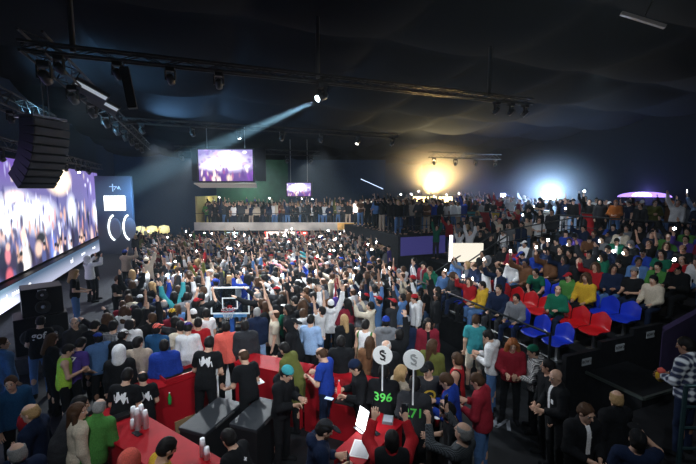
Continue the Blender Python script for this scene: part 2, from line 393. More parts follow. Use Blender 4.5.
def plaid(n, c1, c2, sc=14):
    if n in MATS: return MATS[n]
    m = mat(n, c1, .85); nt = m.node_tree; b = nt.nodes['Principled BSDF']; t = nt.nodes.new('ShaderNodeTexCoord')
    fac = None
    for d in ('X','Z'):
        w = nt.nodes.new('ShaderNodeTexWave'); w.bands_direction = d; w.inputs['Scale'].default_value = sc/2; w.inputs['Distortion'].default_value = .4
        nt.links.new(t.outputs['Object'], w.inputs['Vector'])
        if fac is None: fac = w.outputs['Fac']
        else:
            a = nt.nodes.new('ShaderNodeMath'); a.operation = 'ADD'; nt.links.new(fac,a.inputs[0]); nt.links.new(w.outputs['Fac'],a.inputs[1]); fac = a.outputs[0]
    r = nt.nodes.new('ShaderNodeValToRGB'); e = r.color_ramp.elements; e[0].position=.35; e[1].position=.85; e[0].color=(*c1,1); e[1].color=(*c2,1)
    h = nt.nodes.new('ShaderNodeMath'); h.operation='MULTIPLY'; h.inputs[1].default_value=.55; nt.links.new(fac,h.inputs[0]); nt.links.new(h.outputs[0],r.inputs['Fac']); nt.links.new(r.outputs['Color'],b.inputs['Base Color'])
    return m
BLK = mat('black_paint',(.01,.011,.013),.5,spec=.25); BLKM = mat('black_matte',(.01,.01,.011),.9,spec=.1); STEEL = mat('steel',(.35,.36,.38),.35,.9); ALU = mat('truss_metal',(.018,.02,.022),.55,.3)
WHT = mat('white_paint',(.8,.82,.84),.5); REDL = mat('red_laminate',(.34,.005,.012),.6,spec=.12,var=.12,scale=6)
def glow(n, c, s): return mat(n,(0,0,0),.5,emit=c,es=s)

# ---------------------------------------------------------------- mesh building
class MB:
    def __init__(s): s.v=[]; s.f=[]; s.m=[]
    def add(s, vs, fs, mi=0):
        o=len(s.v); s.v += [tuple(map(float,x)) for x in vs]; s.f += [tuple(i+o for i in f) for f in fs]; s.m += [mi]*len(fs); return s
    def box(s, c, size, R=None, mi=0):
        R = np.eye(3) if R is None else R; c = np.asarray(c,float); h = np.asarray(size,float)/2
        vs = [c+R@(h*V(x,y,z)) for x in (-1,1) for y in (-1,1) for z in (-1,1)]
        return s.add(vs,[(0,1,3,2),(4,6,7,5),(0,4,5,1),(2,3,7,6),(0,2,6,4),(1,5,7,3)],mi)
    def cyl(s, a, b, r, r2=None, n=10, mi=0):
        a=np.asarray(a,float); b=np.asarray(b,float); r2 = r if r2 is None else r2; d=nrm(b-a); u=nrm(np.cross(d,V(0,0,1) if abs(d[2])<.9 else V(1,0,0))); w=np.cross(d,u)
        vs=[]
        for p,q in ((a,r),(b,r2)): vs += [p+(u*math.cos(t)+w*math.sin(t))*q for t in np.arange(n)*2*math.pi/n]
        return s.add(vs,[(i,(i+1)%n,n+(i+1)%n,n+i) for i in range(n)]+[tuple(range(n))[::-1],tuple(range(n,2*n))],mi)
    def tube(s, pts, r, n=8, mi=0):
        for a,b in zip(pts,pts[1:]): s.cyl(a,b,r,r,n,mi)
        return s
    def lathe(s, prof, c=(0,0,0), n=16, R=None, mi=0):
        R = np.eye(3) if R is None else R; c=np.asarray(c,float); vs=[]
        for r,z in prof: vs += [c+R@V(r*math.cos(t),r*math.sin(t),z) for t in np.arange(n)*2*math.pi/n]
        fs=[(k*n+i,k*n+(i+1)%n,(k+1)*n+(i+1)%n,(k+1)*n+i) for k in range(len(prof)-1) for i in range(n)]
        fs += [tuple(range(n))[::-1], tuple(range((len(prof)-1)*n,len(prof)*n))]
        return s.add(vs,fs,mi)
    def prism(s, poly, dirv, mi=0):
        n=len(poly); P=[np.asarray(p,float) for p in poly]; Q=[p+np.asarray(dirv,float) for p in P]
        return s.add(P+Q,[tuple(range(n))[::-1],tuple(range(n,2*n))]+[(i,(i+1)%n,n+(i+1)%n,n+i) for i in range(n)],mi)
    def build(s, name, mats, parent=None, smooth=False, bevel=0, loc=None):
        me=bpy.data.meshes.new(name); me.from_pydata(s.v,[],s.f)
        for m in (mats if isinstance(mats,(list,tuple)) else [mats]): me.materials.append(m)
        me.polygons.foreach_set('material_index',np.array(s.m,np.int32))
        import bmesh
        b=bmesh.new(); b.from_mesh(me); bmesh.ops.recalc_face_normals(b,faces=b.faces); b.to_mesh(me); b.free()
        if smooth: me.polygons.foreach_set('use_smooth',np.ones(len(s.f),bool))
        o=link(bpy.data.objects.new(name,me),parent)
        if loc is not None: o.location=loc
        if bevel:
            md=o.modifiers.new('b','BEVEL'); md.width=bevel; md.segments=2; md.limit_method='ANGLE'
        return o
def link(o, parent=None):
    COL.objects.link(o)
    if parent is not None: o.parent=parent
    return o
def tag(o, label, cat, group=None, kind=None):
    o['label']=label
    if cat: o['category']=cat
    if group: o['group']=group
    if kind: o['kind']=kind
    return o
def thing(name, label, cat, loc=(0,0,0), rot=0, group=None):
    o=link(bpy.data.objects.new(name,None)); o.empty_display_size=.1; o.location=loc; o.rotation_euler=(0,0,rot) if not isinstance(rot,(tuple,list)) else rot
    return tag(o,label,cat,group)
def struct(o): o['kind']='structure'; return o
def dup(root, loc=None, rot=None, label=None, group=None):
    r=root.copy(); COL.objects.link(r)
    if loc is not None: r.location=loc
    if rot is not None: r.rotation_euler=(0,0,rot) if not isinstance(rot,(tuple,list)) else rot
    if label: r['label']=label
    if group: r['group']=group
    for ch in list(root.children):
        c=ch.copy(); COL.objects.link(c); c.parent=r
        for g in list(ch.children):
            d=g.copy(); COL.objects.link(d); d.parent=c
    return r
def text_mesh(txt, size, depth=.004, bold=0.):
    cu=bpy.data.curves.new('lettering','FONT'); cu.body=txt; cu.size=size; cu.extrude=depth; cu.align_x='CENTER'; cu.align_y='CENTER'; cu.offset=bold; cu.resolution_u=3
    o=bpy.data.objects.new('lettering',cu); COL.objects.link(o); bpy.context.view_layer.update()
    me=bpy.data.meshes.new_from_object(o.evaluated_get(bpy.context.evaluated_depsgraph_get())); bpy.data.objects.remove(o); bpy.data.curves.remove(cu); return me
def text(txt, size, m, origin, right, up, parent=None, name='lettering', bold=0., depth=.004):
    me=text_mesh(txt,size,depth,bold); me.materials.clear(); me.materials.append(m)
    r=nrm(right); u=nrm(up); n=np.cross(r,u)
    M=Matrix([[r[i],u[i],n[i],origin[i]] for i in range(3)]+[[0,0,0,1]]); me.transform(M)
    o=bpy.data.objects.new(name,me); link(o,parent); return o

# ---------------------------------------------------------------- camera
cam=bpy.data.cameras.new('camera'); co=link(bpy.data.objects.new('camera',cam)); co.location=(0,0,CAMZ); co.rotation_euler=(math.pi/2-PIT,0,-YAW)
cam.sensor_width=36; cam.lens=36*FPX/696; cam.clip_end=200; SC.camera=co

# ================================================================ the hall
def shell(name, vs, fs, m): 
    b=MB(); b.add(vs,fs); return struct(b.build(name,m))
floor_m = mat('floor_vinyl',(.014,.016,.019),.5,var=.35,scale=3,spec=.25)
cloth_m = mat('ceiling_fabric',(.014,.017,.023),1.,bump=.1,scale=4,spec=0.)
wall_m = mat('dark_drape',(.009,.03,.065),.9,var=.2,scale=8)
b=MB(); b.box((9.5,18,-.06),(33,46,.12)); struct(b.build('floor',floor_m))
# draped ceiling: fabric bays that belly down between the cross beams
nx,ny=150,180; gx=np.linspace(-7,26,nx); gy=np.linspace(-5,41,ny); X,Y=np.meshgrid(gx,gy,indexing='ij')
zb=9.3-.045*np.clip(Y-14,0,30)
U=((X+7)/4.2)%1.; W=((Y+5)/4.1)%1.
bel=(1-(2*U-1)**2)*(1-(2*W-1)**2)
Z=zb-.5*bel**.8-.18*(1-(2*W-1)**2)
idx=np.arange(nx*ny).reshape(nx,ny); q=np.stack([idx[:-1,:-1],idx[:-1,1:],idx[1:,1:],idx[1:,:-1]],-1).reshape(-1,4)
me=mesh_np('ceiling',np.stack([X,Y,Z],-1).reshape(-1,3),q); me.materials.append(cloth_m); struct(link(bpy.data.objects.new('ceiling',me)))
b=MB(); b.box((-6.75,18,4.6),(.2,46,9.4)); struct(b.build('wall_left',wall_m))
b=MB(); b.box((9.5,41,4.6),(33,.2,9.4)); struct(b.build('wall_back',wall_m))
b=MB(); b.box((26,18,4.6),(.2,46,9.4)); struct(b.build('wall_right',mat('black_drape',(.006,.008,.012),.95,spec=.05)))

# ---------------------------------------------------------------- stage and its screens
stage_m=mat('stage_carpet',(.05,.055,.065),.8,var=.2,scale=12,spec=.2)
b=MB(); b.box((-4.35,21.1,.2),(4.2,19,.4)); struct(b.build('stage_platform',stage_m)); STAGE=.4
SX=-6.2
def screen_image(A, Bz, y0, z0, y1, z1, base, marks):
    yy=np.linspace(y0,y1,A); zz=np.linspace(z0,z1,Bz); Yg,Zg=np.meshgrid(yy,zz,indexing='ij')
    img=np.zeros((A,Bz,3)); t=((Zg-z0)/(z1-z0))[...,None]
    img+=np.array(base[0])*(1-t)+np.array(base[1])*t
    for cy,cz,ry,rz,c,soft,al,ang in marks:
        dy=(Yg-cy)*math.cos(ang)+(Zg-cz)*math.sin(ang); dz=-(Yg-cy)*math.sin(ang)+(Zg-cz)*math.cos(ang)
        d=np.sqrt((dy/ry)**2+(dz/rz)**2); a=(np.clip((1+soft-d)/(2*soft+1e-6),0,1)*al)[...,None]
        img=img*(1-a)+np.array(c)*a
    return Yg,Zg,img
def screen_mesh(name, P, img, strength, parent):
    n,m=img.shape[:2]; idx=np.arange(n*m).reshape(n,m); q=np.stack([idx[:-1,:-1],idx[1:,:-1],idx[1:,1:],idx[:-1,1:]],-1).reshape(-1,4)
    me=mesh_np(name,P.reshape(-1,3),q); ca=me.color_attributes.new('picture','FLOAT_COLOR','POINT')
    ca.data.foreach_set('color',np.concatenate([img.reshape(-1,3),np.ones((n*m,1))],1).astype(np.float32).ravel())
    k='screen_picture_%g'%strength
    if k not in MATS:
        mm=bpy.data.materials.new(k); mm.use_nodes=True; nt=mm.node_tree; nt.nodes.clear()
        a=nt.nodes.new('ShaderNodeAttribute'); a.attribute_name='picture'; e=nt.nodes.new('ShaderNodeEmission'); e.inputs['Strength'].default_value=strength; o=nt.nodes.new('ShaderNodeOutputMaterial')
        nt.links.new(a.outputs['Color'],e.inputs['Color']); nt.links.new(e.outputs[0],o.inputs['Surface']); MATS[k]=mm
    me.materials.append(MATS[k]); return link(bpy.data.objects.new(name,me),parent)
mk=[]; rnd=random.Random(3)
def M_(px,py,w,h,c,soft=.25,al=1.,ang=0):            # a patch of the live picture, laid on the wall's own plane
    p=onX(px,py,SX); d=p[0]*FH[0]+p[1]*FH[1]; mpp=d/FPX
    mk.append((p[1],p[2],w*mpp*2.1,h*mpp,c,soft,al,ang))
M_(10,160,60,14,(.16,.08,.42),.8,.8); M_(95,190,14,26,(.22,.16,.5),.8,.8)
for px,py,w,h,a in ((16,212,22,22,1.),(42,216,18,18,1.),(72,210,6,16,.95),(96,213,6,12,.95),(3,224,12,20,1.)): M_(px,py,w*.8,h*.62,(1.7,1.8,1.95),.95,.9)
for i in range(110): M_(rnd.uniform(0,104),rnd.uniform(163,228),rnd.uniform(.5,1.5),rnd.uniform(1.5,7),rnd.choice([(.9,.9,1.2),(.5,.5,.8),(.05,.05,.2),(.7,.6,.6),(.12,.1,.35)]),.5,.85)
M_(59,179,13,11,(2.6,2.1,1.3),.7,1.); M_(15,196,9,5,(1.5,1.1,.9),.5,.8)
for i in range(130):
    px=rnd.uniform(0,104); M_(px,rnd.uniform(222,266)-px*.14,rnd.uniform(.6,1.7),rnd.uniform(3,10),rnd.choice([(.9,.55,.45),(.8,.45,.35),(.02,.02,.05),(.07,.06,.14),(.12,.1,.2),(1.4,1.4,1.5),(.3,.32,.6),(.75,.35,.35),(.05,.04,.08)]),.4,.9,rnd.uniform(-.25,.25))
for i in range(26):
    px=rnd.uniform(0,104); M_(px,272-px*.36+rnd.uniform(-8,5),rnd.uniform(2,3.6),rnd.uniform(7,13),rnd.choice([(.035,.03,.06),(.06,.05,.1),(.05,.06,.12)]),.3,.95)
M_(3,262,5,18,(.03,.03,.06),.4); M_(8,256,3,8,(.75,.25,.3)); M_(8,247,2.4,4,(.9,.55,.45)); M_(25,262,7,15,(1.15,1.1,1.05),.3); M_(24,236,2.6,9,(1.2,.8,.65)); M_(10,277,4,9,(.7,.15,.2))
M_(41,238,6.5,6,(.03,.025,.03),.3); M_(39,249,4.6,8,(.85,.6,.5),.3); M_(42,268,9,12,(.06,.05,.09),.3); M_(54,250,4.5,14,(.2,.3,.85),.4); M_(60,256,3.2,8,(.95,.6,.5),.3); M_(59,243,3.2,4,(.04,.03,.04),.3)
M_(70,244,3,12,(.9,.95,1.2),.4); M_(82,240,2.6,10,(.85,.55,.45),.4); M_(92,236,2.4,9,(.8,.6,.6),.4); M_(76,250,3,9,(.05,.05,.12),.4)
for i in range(13):                                                  # heads and shoulders along the lower edge
    px=rnd.uniform(14,102); py=273-px*.36-rnd.uniform(4,12); k=1-px*.004; sk=rnd.choice([(.85,.58,.48),(.75,.45,.36),(.55,.33,.26)])
    M_(px,py+13*k,3.6*k,9*k,rnd.choice([(.05,.05,.08),(.8,.8,.85),(.1,.12,.3),(.3,.08,.1),(.03,.03,.05)]),.2); M_(px,py+1.5*k,1.9*k,4.2*k,sk,.2); M_(px,py-2.6*k,2.1*k,2.6*k,(.02,.018,.02),.25)
    if rnd.random()<.6: M_(px+rnd.choice((-3,3))*k,py-4*k,.8,8*k,sk,.3,1,rnd.uniform(-.3,.3))
M_(12,283,24,2.2,(.75,.55,.2),.4,1,-.0)
Yg,Zg,img=screen_image(380,74,9.6,1.5,31.6,5.75,((.12,.12,.28),(.2,.17,.42)),mk)
LEDS=thing('video_wall','huge video wall along the stage showing cheering people with raised arms','video wall',(SX,20.6,1.5))
t=LEDS; inv=lambda o: setattr(o,'matrix_parent_inverse',Matrix.Translation(-Vector(o.parent.location))) or o
inv(screen_mesh('screen_panel',np.stack([np.full_like(Yg,SX),Yg,Zg],-1),img,1.35,t))
b=MB(); b.box((SX-.16,20.6,3.62),(.28,22.3,4.5)); inv(b.build('frame',BLK,t))
t=thing('ribbon_display','low glowing white ribbon display under the video wall with sponsor lettering','display',(SX+.25,15.5,.62))
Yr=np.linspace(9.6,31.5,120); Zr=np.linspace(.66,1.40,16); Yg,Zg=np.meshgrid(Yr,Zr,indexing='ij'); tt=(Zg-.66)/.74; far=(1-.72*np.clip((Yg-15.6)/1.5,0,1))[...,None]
img=np.stack([1.3-1.15*np.clip(tt*1.5-.25,0,1),1.32-1.08*np.clip(tt*1.5-.25,0,1),1.6-1.3*np.clip(tt*1.5-.25,0,1)],-1)*far*1.35+np.array((.05,.08,.16))  # blue upper part stands in for the blue-lit wall above the ribbon
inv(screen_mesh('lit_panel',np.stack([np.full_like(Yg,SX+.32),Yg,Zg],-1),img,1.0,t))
b=MB(); b.box((SX+.16,20.6,1.03),(.3,22,.78)); inv(b.build('housing',BLK,t))
LW=glow('lettering_light',(.95,.97,1),1.8)
for px in (4,72):
    p=onX(px,297.5-px*.47,SX+.33)
    inv(text('tml',.34,LW,V(SX+.335,p[1],1.05),(0,1,0),(0,0,1),t))
for px,n in ((12,9),(24,8),(82,9),(93,8)):                          # lettering too small to read: rows of letter-like strokes
    p=onX(px,297.5-px*.47,SX+.33); rn=random.Random(px); b=MB()
    for i in range(n): b.box((SX+.335,p[1]+i*.085,1.06+rn.choice((0,.02))),(.006,rn.uniform(.03,.065),rn.choice((.09,.13))))
    inv(b.build('lettering',LW,t))

def wordless_cab(name,label,cx,cy,z,w,d,h,drv,rot):
    t=thing(name,label,'loudspeaker',(cx,cy,z),rot)
    b=MB(); b.box((0,0,h/2),(w,d,h)); b.build('cabinet',BLK,t,bevel=.02)
    for x,zz,r in drv:
        c=MB(); c.lathe([(r,0),(r,.02),(r*.85,.025),(r*.35,-.03),(r*.3,.0),(.01,.012)],(x,-d/2-.002,zz),20,rx(D(90))); dv=c.build('driver',mat('cone',(.03,.032,.036),.45),t,smooth=True)
        c=MB(); c.lathe([(r*.28,0),(r*.2,.03),(.005,.045)],(x,-d/2-.02,zz),12,rx(D(90))); c.build('dust_cap',mat('dust_cap',(.4,.42,.45),.35),dv,smooth=True)
    b=MB(); b.box((0,-d/2-.008,h-.06),(.18,.012,.035)); b.build('badge',mat('badge_metal',(.7,.72,.75),.3),t)
    return t
rot=math.atan2(-(-3.9-0),12.)+math.pi*0
wordless_cab('subwoofer','wide black bass bin with two cones, the lower of the pair before the video wall',-3.95,12.35,.4,1.12,.85,.95,((-.26,.45,.2),(.26,.45,.2)),.35)
wordless_cab('subwoofer','black loudspeaker box stacked on the wide bass bin beside the stage',-3.9,12.4,1.352,.86,.75,.72,((0,.54,.13),(0,.22,.17)),.35)
# hanging line array
t=thing('hanging_line_array','big black curved line array loudspeaker hanging at the stage end truss','loudspeaker',tuple(dep(44,119,10.4)),D(52))
z=0; y=0.
for i in range(9):
    a=D(3+i*6.0); R=rx(a); c=V(0,y,-.12-z); bb=MB(); bb.prism([R@V(-.48,-.28,-.1)+c,R@V(.48,-.28,-.1)+c,R@V(.48,-.28,.095)+c,R@V(-.48,-.28,.095)+c],R@V(0,.52,0)); bb.build('array_box',mat('array_paint',(.016,.019,.022),.5),t,bevel=.008)
    gg=MB(); gg.box(R@V(0,-.287,0)+c,(.9,.01,.17),R); gg.build('grille',mat('array_grille',(.03,.035,.04),.6),t)
    z+=.205*math.cos(a); y+=.205*math.sin(a)*.9
b=MB(); b.box((0,.1,.02),(.9,.7,.06)); b.cyl((0,0,.04),(0,0,1.3),.012); b.cyl((.3,.2,.04),(.3,.2,1.3),.012); b.build('flying_frame',STEEL,t)

# pylon beyond the video wall: white screen, two ring lights, a mark above
c=dep(117,250,25.5); t=thing('display_pylon','tall grey display tower with white square screen over two glowing rings','display tower',(c[0],c[1],.0),-D(10))
pm=mat('pylon_panel',(.10,.12,.16),.6); b=MB(); b.box((0,.2,2.75),(2.15,.36,5.5)); b.build('panel',pm,t,bevel=.03)
b=MB(); b.box((.05,0,3.75),(1.25,.05,.95)); b.build('screen',glow('white_screen',(.95,.98,1),3.2),t)
for x in (-.42,.46):
    tt=np.linspace(D(100),D(260),22); pts=[V(x+.40+.42*math.cos(a)*.9,-.02,2.15+.82*math.sin(a)) for a in tt]
    b=MB(); b.tube(pts,.05,8); b.build('ring_light',glow('ring_glow',(.9,.97,1),4.),t,smooth=True)
    b=MB(); b.lathe([(.36,0),(.36,.03),(.3,.05),(.02,.05)],(x+.42,-.0,2.1),24,rx(D(90))@np.diag([1,1.9,1])); b.build('disc',mat('pylon_disc',(.3,.32,.36),.4),t)
b=MB(); b.box((-.02,-.0,4.75),(.05,.04,.5)); b.box((-.02,0,4.82),(.4,.04,.05)); b.tube([V(.06,0,4.6),V(.2,0,4.85),V(.3,0,4.65),V(.34,0,4.85),V(.44,0,4.6)],.018,6); b.build('emblem',mat('emblem_white',(.7,.78,.85),.5,emit=(.6,.75,.85),es=.35),t)

# kiosks under yellow canopies at the far end
for i,px in enumerate((140,152,164)):
    c=dep(px+1,247,27.5+i*.4); t=thing('kiosk',['kiosk with lit yellow canopy nearest the display tower','middle kiosk with lit canopy beyond the stage','kiosk with lit pale canopy nearest the mezzanine'][i],'kiosk',(c[0],c[1],0),-.3,'kiosks beyond the stage')
    b=MB(); b.box((0,0,.9),(.62,.5,1.1)); b.build('counter',mat('kiosk_wood',(.3,.2,.1),.6),t)
    b=MB(); b.lathe([(.33,1.35),(.37,1.75),(.33,1.98),(.05,2.06)],(0,0,0),18); b.build('canopy',mat('kiosk_canopy',(.8,.65,.25),.6,emit=(1,.78,.3) if i==0 else (1,.85,.7),es=.8),t,smooth=True)
    for s in (-.3,.3): 
        b=MB(); b.cyl((s,0,0),(s,0,1.4),.025); b.build('post',STEEL,t)
# ---------------------------------------------------------------- mezzanine at the back (faces the camera side of the hall)
bc=dep(293,230,27.); MZ=1.95
def bl(u,v,z): return V(bc[0]+u*RH[0]+v*FH[0],bc[1]+u*RH[1]+v*FH[1],z)
RB=np.stack([V(RH[0],RH[1],0),V(FH[0],FH[1],0),V(0,0,1)],1)
b=MB(); b.box(bl(0,2.6,MZ-.12),(13.6,5.2,.24),RB); struct(b.build('mezzanine_floor',BLKM))
b=MB(); b.box(bl(0,-.02,2.08),(13.7,.12,.56),RB); struct(b.build('trim_mezzanine',mat('fascia_panel',(.5,.48,.46),.7,var=.25,scale=1.2)))
b=MB(); b.box(bl(4.8,-.09,2.08),(3.4,.03,.5),RB); o=b.build('fascia_banner',mat('amber_banner',(.75,.42,.12),.6,var=.3,scale=3)); tag(o,'amber banner on the mezzanine fascia near its far end','banner')
b=MB(); b.box(bl(2.9,5.3,4.5),(8,.15,5.1),RB); struct(b.build('wall_mezzanine',wall_m))
b=MB(); b.box(bl(-4,5.3,4.5),(6,.15,5.1),RB); struct(b.build('wall_mezzanine_green',mat('green_wall',(.02,.085,.055),.8,var=.2,scale=2)))
b=MB(); b.box(bl(-6.75,2.3,3.05),(.12,4.2,2.2),RB); struct(b.build('wall_mezzanine_side',mat('ochre_wall',(.62,.5,.2),.7)))
for px_ in (-6.5,-3.3,-.1,3.1,6.3):
    b=MB(); b.cyl(bl(px_,.6,0),bl(px_,.6,1.83),.09,n=12); struct(b.build('trim_post',BLK))
t=thing('mezzanine_railing','thin black railing along the mezzanine edge above the fascia','railing',tuple(bl(0,.08,2.36)),-YAW)
b=MB(); b.cyl((-6.8,0,.62),(6.8,0,.62),.02); b.build('handrail',BLK,t)
for k in range(15):
    b=MB(); b.cyl((-6.8+k*13.6/14,0,0),(-6.8+k*13.6/14,0,.62),.014,n=6); b.build('post',BLK,t)
t=thing('bar_sign','long glowing red and white bar front under the mezzanine','lit sign',tuple(bl(-.6,.5,1.42)),-YAW)
b=MB(); b.box((0,0,.0),(3.0,.1,.5)); b.build('lightbox',glow('sign_white',(1,.86,.78),2.2),t)
b=MB(); b.box((1.1,-.06,.05),(.9,.04,.42)); b.build('red_panel',glow('sign_red',(1,.12,.08),1.6),t); MB().box((-1.42,-.06,0),(.16,.04,.5)).build('red_panel',glow('sign_red',(1,.12,.08),1.6),t)
b=MB(); b.box((0,.3,-.86),(3.2,.5,1.1)); b.build('counter',BLK,t)
t=thing('small_lit_sign','small cold white lit panel under the mezzanine near its stage end','lit sign',tuple(bl(-4.6,1.,1.45)),-YAW)
b=MB(); b.box((0,0,0),(1.,.06,.22)); b.build('lightbox',glow('sign_cold',(.75,.95,1),1.6),t); b=MB(); b.box((0,.05,0),(1.08,.06,.3)); b.cyl((0,.05,.1),(0,.05,.4),.02); b.build('frame',BLK,t)
# hanging video screens
def hanging_screen(name,label,px0,px1,py0,py1,d,seed,ledge):
    rn=random.Random(seed); c=dep((px0+px1)/2,(py0+py1)/2,d); w=(px1-px0)*d/FPX; h=(py1-py0)*d/FPX
    t=thing(name,label,'video screen',tuple(c),-YAW)
    mk=[]
    mk += [(0,.1*h,w*.33,h*.2,(1.8,1.75,1.95),.9,.8,0),(-.1*w,-.02*h,w*.3,h*.1,(1.7,1.6,1.8),.8,.8,0),(.05*w,.35*h,w*.16,h*.1,(1.6,1.5,1.9),.8,.9,0)]
    for i in range(46): mk.append((rn.uniform(-w/2,w/2),rn.uniform(-.1*h,h/2),rn.uniform(.03,.15)*w/3.1,rn.uniform(.03,.1)*w/3.1,rn.choice([(1.5,1.5,1.7),(.4,.3,.7),(.7,.5,.9),(.25,.15,.5)]),.5,.8,0))
    for i in range(34): mk.append((rn.uniform(-w/2,w/2),rn.uniform(-h/2,-.12*h),w*rn.uniform(.012,.03),h*rn.uniform(.06,.14),rn.choice([(.16,.05,.35),(.25,.06,.45),(.35,.15,.3),(.9,.7,.6),(1.2,1.0,.9),(.12,.05,.25),(.4,.1,.3)]),.5,.9,rn.uniform(-.3,.3)))
    U_,Z_,im=screen_image(90,56,-w/2,-h/2,w/2,h/2,((.12,.05,.25),(.3,.24,.55)),mk)
    screen_mesh('screen_panel',np.stack([U_,np.full_like(U_,-.06),Z_],-1),im,1.35,t)
    b=MB(); b.box((0,.12,.0),(w+.16,.34,h+.16)); b.build('housing',BLK,t,bevel=.02)
    if ledge:
        b=MB(); b.prism([V(-w/2-.22,-.3,-h/2-.1),V(w/2+.22,-.3,-h/2-.1),V(w/2+.1,.4,-h/2-.32),V(-w/2-.1,.4,-h/2-.32)],(0,0,-.06)); b.build('lower_ledge',mat('ledge_panel',(.6,.55,.5),.6,emit=(.8,.75,.65),es=.12),t)
        for s in (-1,1):
            b=MB(); b.prism([V(s*(w/2+.1),-.02,-h/2),V(s*(w/2+.62),.5,-h/2),V(s*(w/2+.62),.5,h/2+.1),V(s*(w/2+.1),-.02,h/2+.1)],(0,.06,0)); b.build('side_wing',BLK,t)
    for s in (-.35,.35):
        b=MB(); b.cyl((s*w,.1,h/2),(s*w,.1,8.2-c[2]),.02,n=6); b.build('hanging_rod',STEEL,t)
    return t
hanging_screen('hanging_screen','large hanging video screen with pale ledge above the mezzanine stage end',199,253,150,181,22.,5,True)
hanging_screen('hanging_screen','small video screen hanging farther back over the mezzanine',287,311,183,196,28.,9,False)

# ---------------------------------------------------------------- trusses and lights
def box_truss(name,label,a,b_,w=.34,step=.5,n_chord=4):
    t=thing(name,label,'truss',tuple(a)); a=np.asarray(a,float); e=np.asarray(b_,float)-a; L=np.linalg.norm(e); d=e/L; s=nrm(np.cross(d,V(0,0,1)))*w/2; u=V(0,0,w/2)
    for k,(i,j) in enumerate(((1,1),(1,-1),(-1,-1),(-1,1))):
        m=MB(); m.cyl(s*i+u*j,e+s*i+u*j,.026,n=6); m.build('chord',ALU,t)
    m=MB(); n=int(L/step)
    for k in range(n):
        p=d*(k*L/n); q_=d*((k+1)*L/n); f=1 if k%2 else -1
        for (A,B_) in ((s*1,s*1),(s*-1,s*-1)): m.cyl(p+A+u*f,q_+B_-u*f,.012,n=5)
        for z_ in (u,-u): m.cyl(p+s*f+z_,q_-s*f+z_,.012,n=5)
    m.build('lattice',ALU,t); return t
TZ=7.25
def tx(px,py,z=TZ): return at(px,py,z)
F1a=tx(58,66); F1b=tx(512,106); Y1=(F1a[1]+F1b[1])/2
box_truss('lighting_truss','front lighting truss crossing the hall, carrying the spotlight with the beam',(-2.9,9.2,TZ),(9.6,9.2,TZ),.16,.4)
box_truss('lighting_truss','second lighting truss across the hall, between the front and rear trusses',(-2.4,17.3,TZ),(9.5,17.3,TZ),.18,.5)
box_truss('lighting_truss','rear lighting truss over the back of the dance floor',(-1,25.5,TZ-.2),(8,25.5,TZ-.2),.3,.6)
box_truss('lighting_truss','lattice truss above the stage edge carrying the line array',(-4.75,8.5,7.05),(-4.75,17.3,7.05),.42,.45)
box_truss('lighting_truss','long truss running back along the crowd side of the stage',(-2.6,8.8,TZ),(-2.6,27,TZ),.36,.5)
box_truss('lighting_truss','truss right above the video wall holding its row of lamps',(-5.7,11,6.1),(-5.7,30,6.1),.3,.5)
box_truss('lighting_truss','short truss hanging far back above the stand',(12.5,19,6.6),(17.5,19,6.6),.3,.5)
b_=[((82,62),'ceiling pole at the stage end of the front truss'),((312,84),'ceiling pole above the spotlight with the visible beam'),((487,98),'ceiling pole at the stand end of the front truss')]
for (px,py),lb in b_:
    p=tx(px,py); o=MB().cyl((0,0,0),(0,0,1.75),.05,n=10).build('hanger_pole',mat('pole_paint',(.06,.065,.07),.6)); o.location=(p[0],9.2,TZ); tag(o,'black '+lb,'pole')
def fixture(label, loc, aim, lit=None, s=1.0, group='moving head lights', col=(1,1,1), es=20.):
    s=s*.72; t=thing('hanging_stage_light',label,'stage light',tuple(loc),0,group); L=loc
    b=MB(); b.box((0,0,-.07*s),(.28*s,.24*s,.14*s)); b.build('base',BLK,t)
    d=nrm(np.asarray(aim,float)-(np.asarray(loc,float)-V(0,0,.4*s))); yaw=math.atan2(-d[0],d[1]); pit=math.asin(d[2]); R=rz(yaw)
    b=MB()
    for q_ in (-1,1): b.box(R@V(q_*.17*s,0,-.28*s),(.04*s,.1*s,.34*s),R)
    b.box(R@V(0,0,-.13*s),(.38*s,.12*s,.04*s),R); yk=b.build('yoke',BLK,t)
    Rh=R@rx(pit-math.pi/2); b=MB(); b.lathe([(.09*s,-.17*s),(.13*s,-.12*s),(.13*s,.08*s),(.115*s,.2*s)],V(0,0,-.4*s),14,Rh); h=b.build('head',mat('fixture_body',(.02,.021,.024),.4),t,smooth=True)
    b=MB(); b.lathe([(.10*s,.19*s),(.1*s,.206*s),(.01,.215*s)],V(0,0,-.4*s),14,Rh); b.build('lens',glow('lens_%s'%lit,col,es) if lit else mat('lens_dark',(.1,.12,.14),.1),t)
    return t
ORD=['first','second','third','fourth','fifth','sixth','seventh','eighth','ninth','tenth','eleventh','twelfth']
def row(n,a,b_,aim,where,lit=(),s=1.,**k):
    for i in range(n):
        p=np.asarray(a,float)+(np.asarray(b_,float)-np.asarray(a,float))*i/max(1,n-1)
        fixture('%s moving head light from the stage end of %s'%(ORD[i],where),p,aim(i) if callable(aim) else aim,'white' if i in lit else None,s,**k)
beam=tx(312,88); bp=V(beam[0],9.2,TZ-.1)
BEAM_AIM=dep(238,136,8.3)
fixture('moving head light throwing the visible blue white beam from the front truss',bp,BEAM_AIM,'beam',1.05,col=(.75,.93,1),es=60)
row(4,(-2.3,9.2,TZ-.1),(.6,9.2,TZ-.1),(2,16,0),'the front truss, before the beam lamp',s=.8)
row(3,(8.3,9.2,TZ-.1),(9.4,9.2,TZ-.1),(6,16,0),'the far group on the front truss',s=.8)
row(7,(-1.8,17.3,TZ-.1),(9.2,17.3,TZ-.1),(3,16,0),'the second truss',lit=(2,5),s=.9,es=10)
